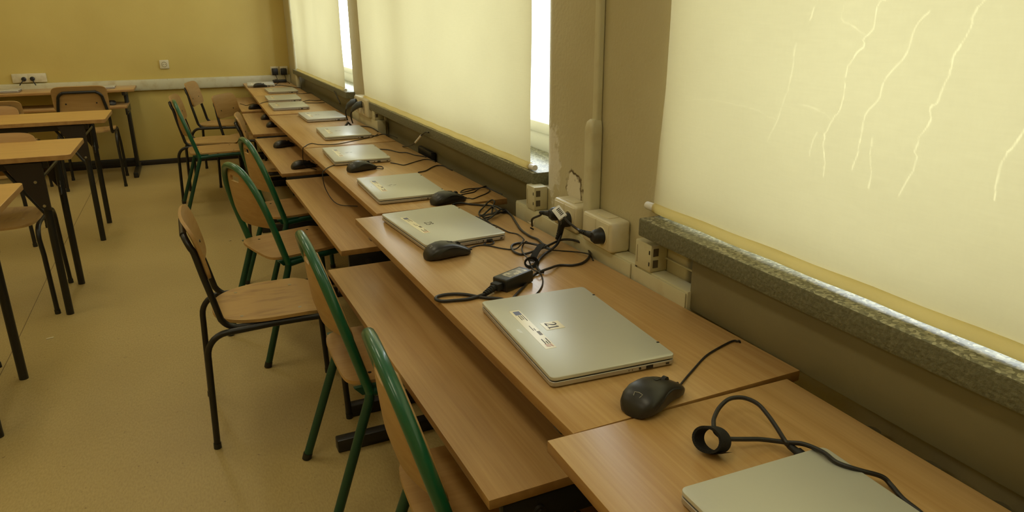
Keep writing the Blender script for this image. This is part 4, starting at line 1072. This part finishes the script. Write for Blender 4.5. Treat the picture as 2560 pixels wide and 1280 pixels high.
ax_ = ((CAM-(rc+lv)).normalized()*.78-AR*.62).normalized(); u_ = ax_.cross(Vector((0, 0, 1))).normalized(); v_ = u_.cross(ax_)
rb = MB(); N = 36; ring = []
for k in range(N):
    t = 2*PI*k/N; rr = .0165*(1+.10*math.cos(2*t+.6)); dv = u_*math.cos(t)*1.1+v_*math.sin(t); wd = .0125
    ring.append([rc+dv*rr+ax_*wd, rc+dv*rr-ax_*wd, rc+dv*(rr+.0036)-ax_*wd, rc+dv*(rr+.0036)+ax_*wd])
V_ = [[rb.bm.verts.new(p) for p in r_] for r_ in ring]
for k in range(N):
    for j_ in range(4): rb.bm.faces.new((V_[k][j_], V_[k][(j_+1) % 4], V_[(k+1) % N][(j_+1) % 4], V_[(k+1) % N][j_]))
tl = [rc+(u_*math.cos(t)*1.1+v_*math.sin(t))*r2 for t, r2 in ((-1.9, .0190), (-2.3, .0200), (-2.7, .0225), (-3.0, .0280))]
for p, q in zip(tl, tl[1:]):
    c0 = [rb.bm.verts.new(x+ax_*w_) for x, w_ in ((p, .0105), (p, -.0105), (q, -.0105), (q, .0105))]; rb.bm.faces.new(c0)
part_label(rb.build('tape_ring', M['strap'], lead), 'black hook and loop tape ring')

# ------------------------------------------------------------------ small black adapters and cords further away
def brick(lab, loc, size, rz, cat='power adapter', rot=None, pts=None, r=.003):
    o = empty('power_adapter', loc, rz, lab, cat); MB().box((0, 0, size[2]/2), size, bevel=.005, seg=2, rot=rot).build('power_brick', M['plastic'], o)
    if pts: MB().tube(smooth([Vector(p) for p in pts], 5), r, 8).build('cord', M['cable'], o)
    return o
brick('flat black power adapter lying on the far corner desk', (-.075, 7.50, ZD), (.13, .05, .028), R(-3), pts=[(.06, -.0, .013), (.072, -.03, .006), (.078, -.10, .004), (.080, -.2, .004)])
bx = on_x(1066, 392, .073); brick('black power adapter wedged between desk back edge and the panel', (.074, bx.y, ZD-.055), (.022, .20, .068), 0)
for px, lab in ((687, 'left black cube adapter plugged in above the far corner desk'), (709, 'right black cube adapter plugged in above the far corner desk')):
    w = on_y(px, 179, WY-.03); o = empty('power_adapter', (w.x, WY-.016, w.z-.03), 0, lab, 'power adapter', 'cube adapters in the corner')
    MB().b2((-.028, -.045, 0), (.028, 0, .062), bevel=.005).build('adapter_body', M['plastic'], o)
    MB().tube(smooth([(.004, -.03, 0), (.008, -.035, -.02), (.012, -.040, -.040), (.010, -.045, -.060 if px > 700 else -.058)], 4), .0025, 8).build('cord', M['cable'], o)
for k, (px, py, lab, tail) in enumerate(((59.5, 198, 'left dark plug in the triple socket plate on the far wall', [(-.02, -.035, -.03), (-.035, -.035, -.05)]), (81, 197, 'right dark plug in the triple socket plate on the far wall', [(.012, -.035, -.03), (.022, -.036, -.055)]))):
    w = on_y(px, py, WY-.035); o = empty('power_plug', (w.x, WY-.0318, w.z), 0, lab, 'plug', 'plugs on the far wall')
    MB().tube([(0, 0, 0), (0, -.016, 0), (0, -.022, 0)], [.019, .018, .011], 20).build('plug_head', M['plastic'], o)
    MB().tube(smooth([(0, -.018, -.008)]+tail, 5), .0042, 8).build('cord', M['cable'], o)
# grey angled plugs on the farther pier box
for y, lab in ((4.335, 'left grey angled plug in the socket box on the farther pier'), (4.185, 'right grey angled plug in the socket box on the farther pier')):
    o = empty('power_plug', (.0075, y, .845), 0, lab, 'plug', 'plugs on the farther pier')
    h = MB(); h.tube([(0, 0, .012), (-.022, .010, .008), (-.042, .030, -.010), (-.052, .048, -.030)], [.019, .019, .015, .008], 16); h.build('plug_head', mat('grey_plug', (.06, .075, .085), .45), o)
    MB().tube(smooth([(-.052, .048, -.030), (-.058, .055, -.05), (-.056, .056, -.075), (-.05, .055, -.101)], 4), .004, 8).build('cord', M['cable'], o)
# small black plug standing behind a laptop by the far pier
ob = empty('usb_plug', tuple(pz(870.5, 313.5, 0)), R(20), 'tiny black folded plug on the desktop between two laptops near the far pier', 'plug')
MB().prism([(-.022, 0), (0, .022), (.022, 0), (.012, 0), (0, .012), (-.010, 0)], 1, -.006, .006).build('plug_body', M['plastic'], ob)
# lead hanging from the sill with a white tag, window two
hl = empty('hanging_lead', tuple(on_x(1050, 350, .012)), 0, 'dark lead hanging below the middle window sill with a white tag on it', 'cable'); hv = Vector(hl.location)
hp = [on_x(960+u/9.145, 300+v/9.145, .010) for u, v in ((1020, 285), (960, 275), (900, 310), (850, 355), (790, 430), (720, 515), (640, 570), (560, 600), (430, 605))]
MB().tube([p-hv for p in smooth(hp, 4)], .0032, 8).build('cord', M['cable'], hl)
MB().tube([p-hv for p in (hp[3], hp[4], hp[5])], .0050, 8).build('cable_tag', M['white'], hl)
hp = [on_x(840+u/12.8, 220+v/12.8, .012) for u, v in ((-60, 100), (10, 230), (60, 340), (120, 460), (128, 520))]
cab('hanging_lead', 'dark lead running down to the socket box under the farthest blind', hp, .004)

# thin white lead along the panel below the near sill
cab_o = MB().tube(smooth([on_x(1560+u/4, 480+v/4, .045) for u, v in ((330, 620), (420, 660), (540, 720), (680, 790), (800, 850), (960, 905), (1060, 975), (1080, 992))], 4), .0022, 8)
oo = cab_o.build('data_lead', M['white_plastic'], None); tag(oo, 'thin pale data lead from the data socket below the near stone sill', 'cable')
# radiator behind the recess of the near window
ra = empty('radiator', (.115, .1, .10), 0, 'dark radiator in the recess behind the nearest desk', 'radiator')
for k in range(13):
    b = MB(); b.loft([[(x, y, z) for x, y in rrect(-.065, .042, -.016, .016, .014)] for z in (0, .52)]); b.build('radiator_section', M['white_plastic'], ra, loc=(0, -.72+k*.115, 0))
MB().tube([(0, -.75, .06), (0, .72, .06)], .02, 12).build('radiator_pipe', M['panel'], ra)

# paper scrap on the lino
p = on_z(125, 846, 0); sb = MB(); sb.loft([[(x*.8, y*.5, z) for x, y in rrect(-.018, .018, -.008, .008, .004)] for z in (0.0005, .0025)])
for v in sb.bm.verts: v.co.z += .10*v.co.x**2*4
o = sb.build('paper_scrap', M['paper'], None, loc=(p.x, p.y, .0003), rot=(0, 0, R(20))); tag(o, 'tiny pale paper scrap on the lino near the folding tables', 'litter')
p = on_z(575, 602, 0); sb = MB(); sb.loft([[(x*.6, y*.6, z) for x, y in rrect(-.012, .012, -.010, .010, .006)] for z in (0.0005, .003)])
o = sb.build('paper_scrap', M['tape'], None, loc=(p.x, p.y, .0003)); tag(o, 'tiny pale crumb on the lino left of the turned green chair', 'litter')

# ------------------------------------------------------------------ light
w = bpy.data.worlds.new('overcast_sky'); sc.world = w; w.use_nodes = True
n_, l_ = w.node_tree.nodes, w.node_tree.links
bg = n_['Background']; bg.inputs['Strength'].default_value = SKY
tcw = n_.new('ShaderNodeTexCoord'); sep = n_.new('ShaderNodeSeparateXYZ'); l_.new(tcw.outputs['Generated'], sep.inputs[0])
rw = n_.new('ShaderNodeValToRGB'); rw.color_ramp.elements[0].position = .46; rw.color_ramp.elements[0].color = (.50, .53, .50, 1)
rw.color_ramp.elements[1].position = .54; rw.color_ramp.elements[1].color = (.92, .97, 1., 1)
mrw = n_.new('ShaderNodeMapRange'); mrw.inputs['From Min'].default_value = -1; mrw.inputs['From Max'].default_value = 1
l_.new(sep.outputs['Z'], mrw.inputs['Value']); l_.new(mrw.outputs['Result'], rw.inputs['Fac']); l_.new(rw.outputs['Color'], bg.inputs['Color'])
for i, (y0, y1) in enumerate(OPEN):
    ld = bpy.data.lights.new('sky_portal', 'AREA'); ld.shape = 'RECTANGLE'; ld.size = ZH-ZS; ld.size_y = y1-y0
    ld.cycles.is_portal = True
    lo = bpy.data.objects.new('sky_portal', ld); COL.objects.link(lo)
    lo.location = (XO+.02, (y0+y1)/2, (ZS+ZH)/2); lo.rotation_euler = (0, PI/2, 0)
# added unseen fill lights below the ceiling, lifting the room with warm light
fill_m = bpy.data.materials.new('fill_diffuser'); fill_m.use_nodes = True
nb = fill_m.node_tree.nodes['Principled BSDF']; nb.inputs['Emission Color'].default_value = (1, .93, .75, 1); nb.inputs['Emission Strength'].default_value = 0.0
FILL_ENERGY = 9.
for k, (x, y) in enumerate(((-1.4, .4), (-1.4, 3.2), (-1.4, 6.0), (-3.3, .4), (-3.3, 3.2), (-3.3, 6.0))):
    ld = bpy.data.lights.new('fill_light', 'AREA'); ld.shape = 'RECTANGLE'; ld.size = .3; ld.size_y = 1.2; ld.energy = FILL_ENERGY; ld.color = (1, .90, .62)
    lo = bpy.data.objects.new('fill_light', ld); COL.objects.link(lo); lo.location = (x, y, ZC-.06)

# ------------------------------------------------------------------ render settings
sc.view_settings.view_transform = 'Standard'; sc.view_settings.look = 'None'; sc.view_settings.gamma = 1; sc.view_settings.use_curve_mapping = False
sc.view_settings.exposure = 0.0
sc.cycles.max_bounces = 10; sc.cycles.diffuse_bounces = 6; sc.cycles.glossy_bounces = 4; sc.cycles.transmission_bounces = 6; sc.cycles.transparent_max_bounces = 8
sc.cycles.use_denoising = True
sc.cycles.caustics_reflective = False; sc.cycles.caustics_refractive = False
sc.cycles.sample_clamp_indirect = 6
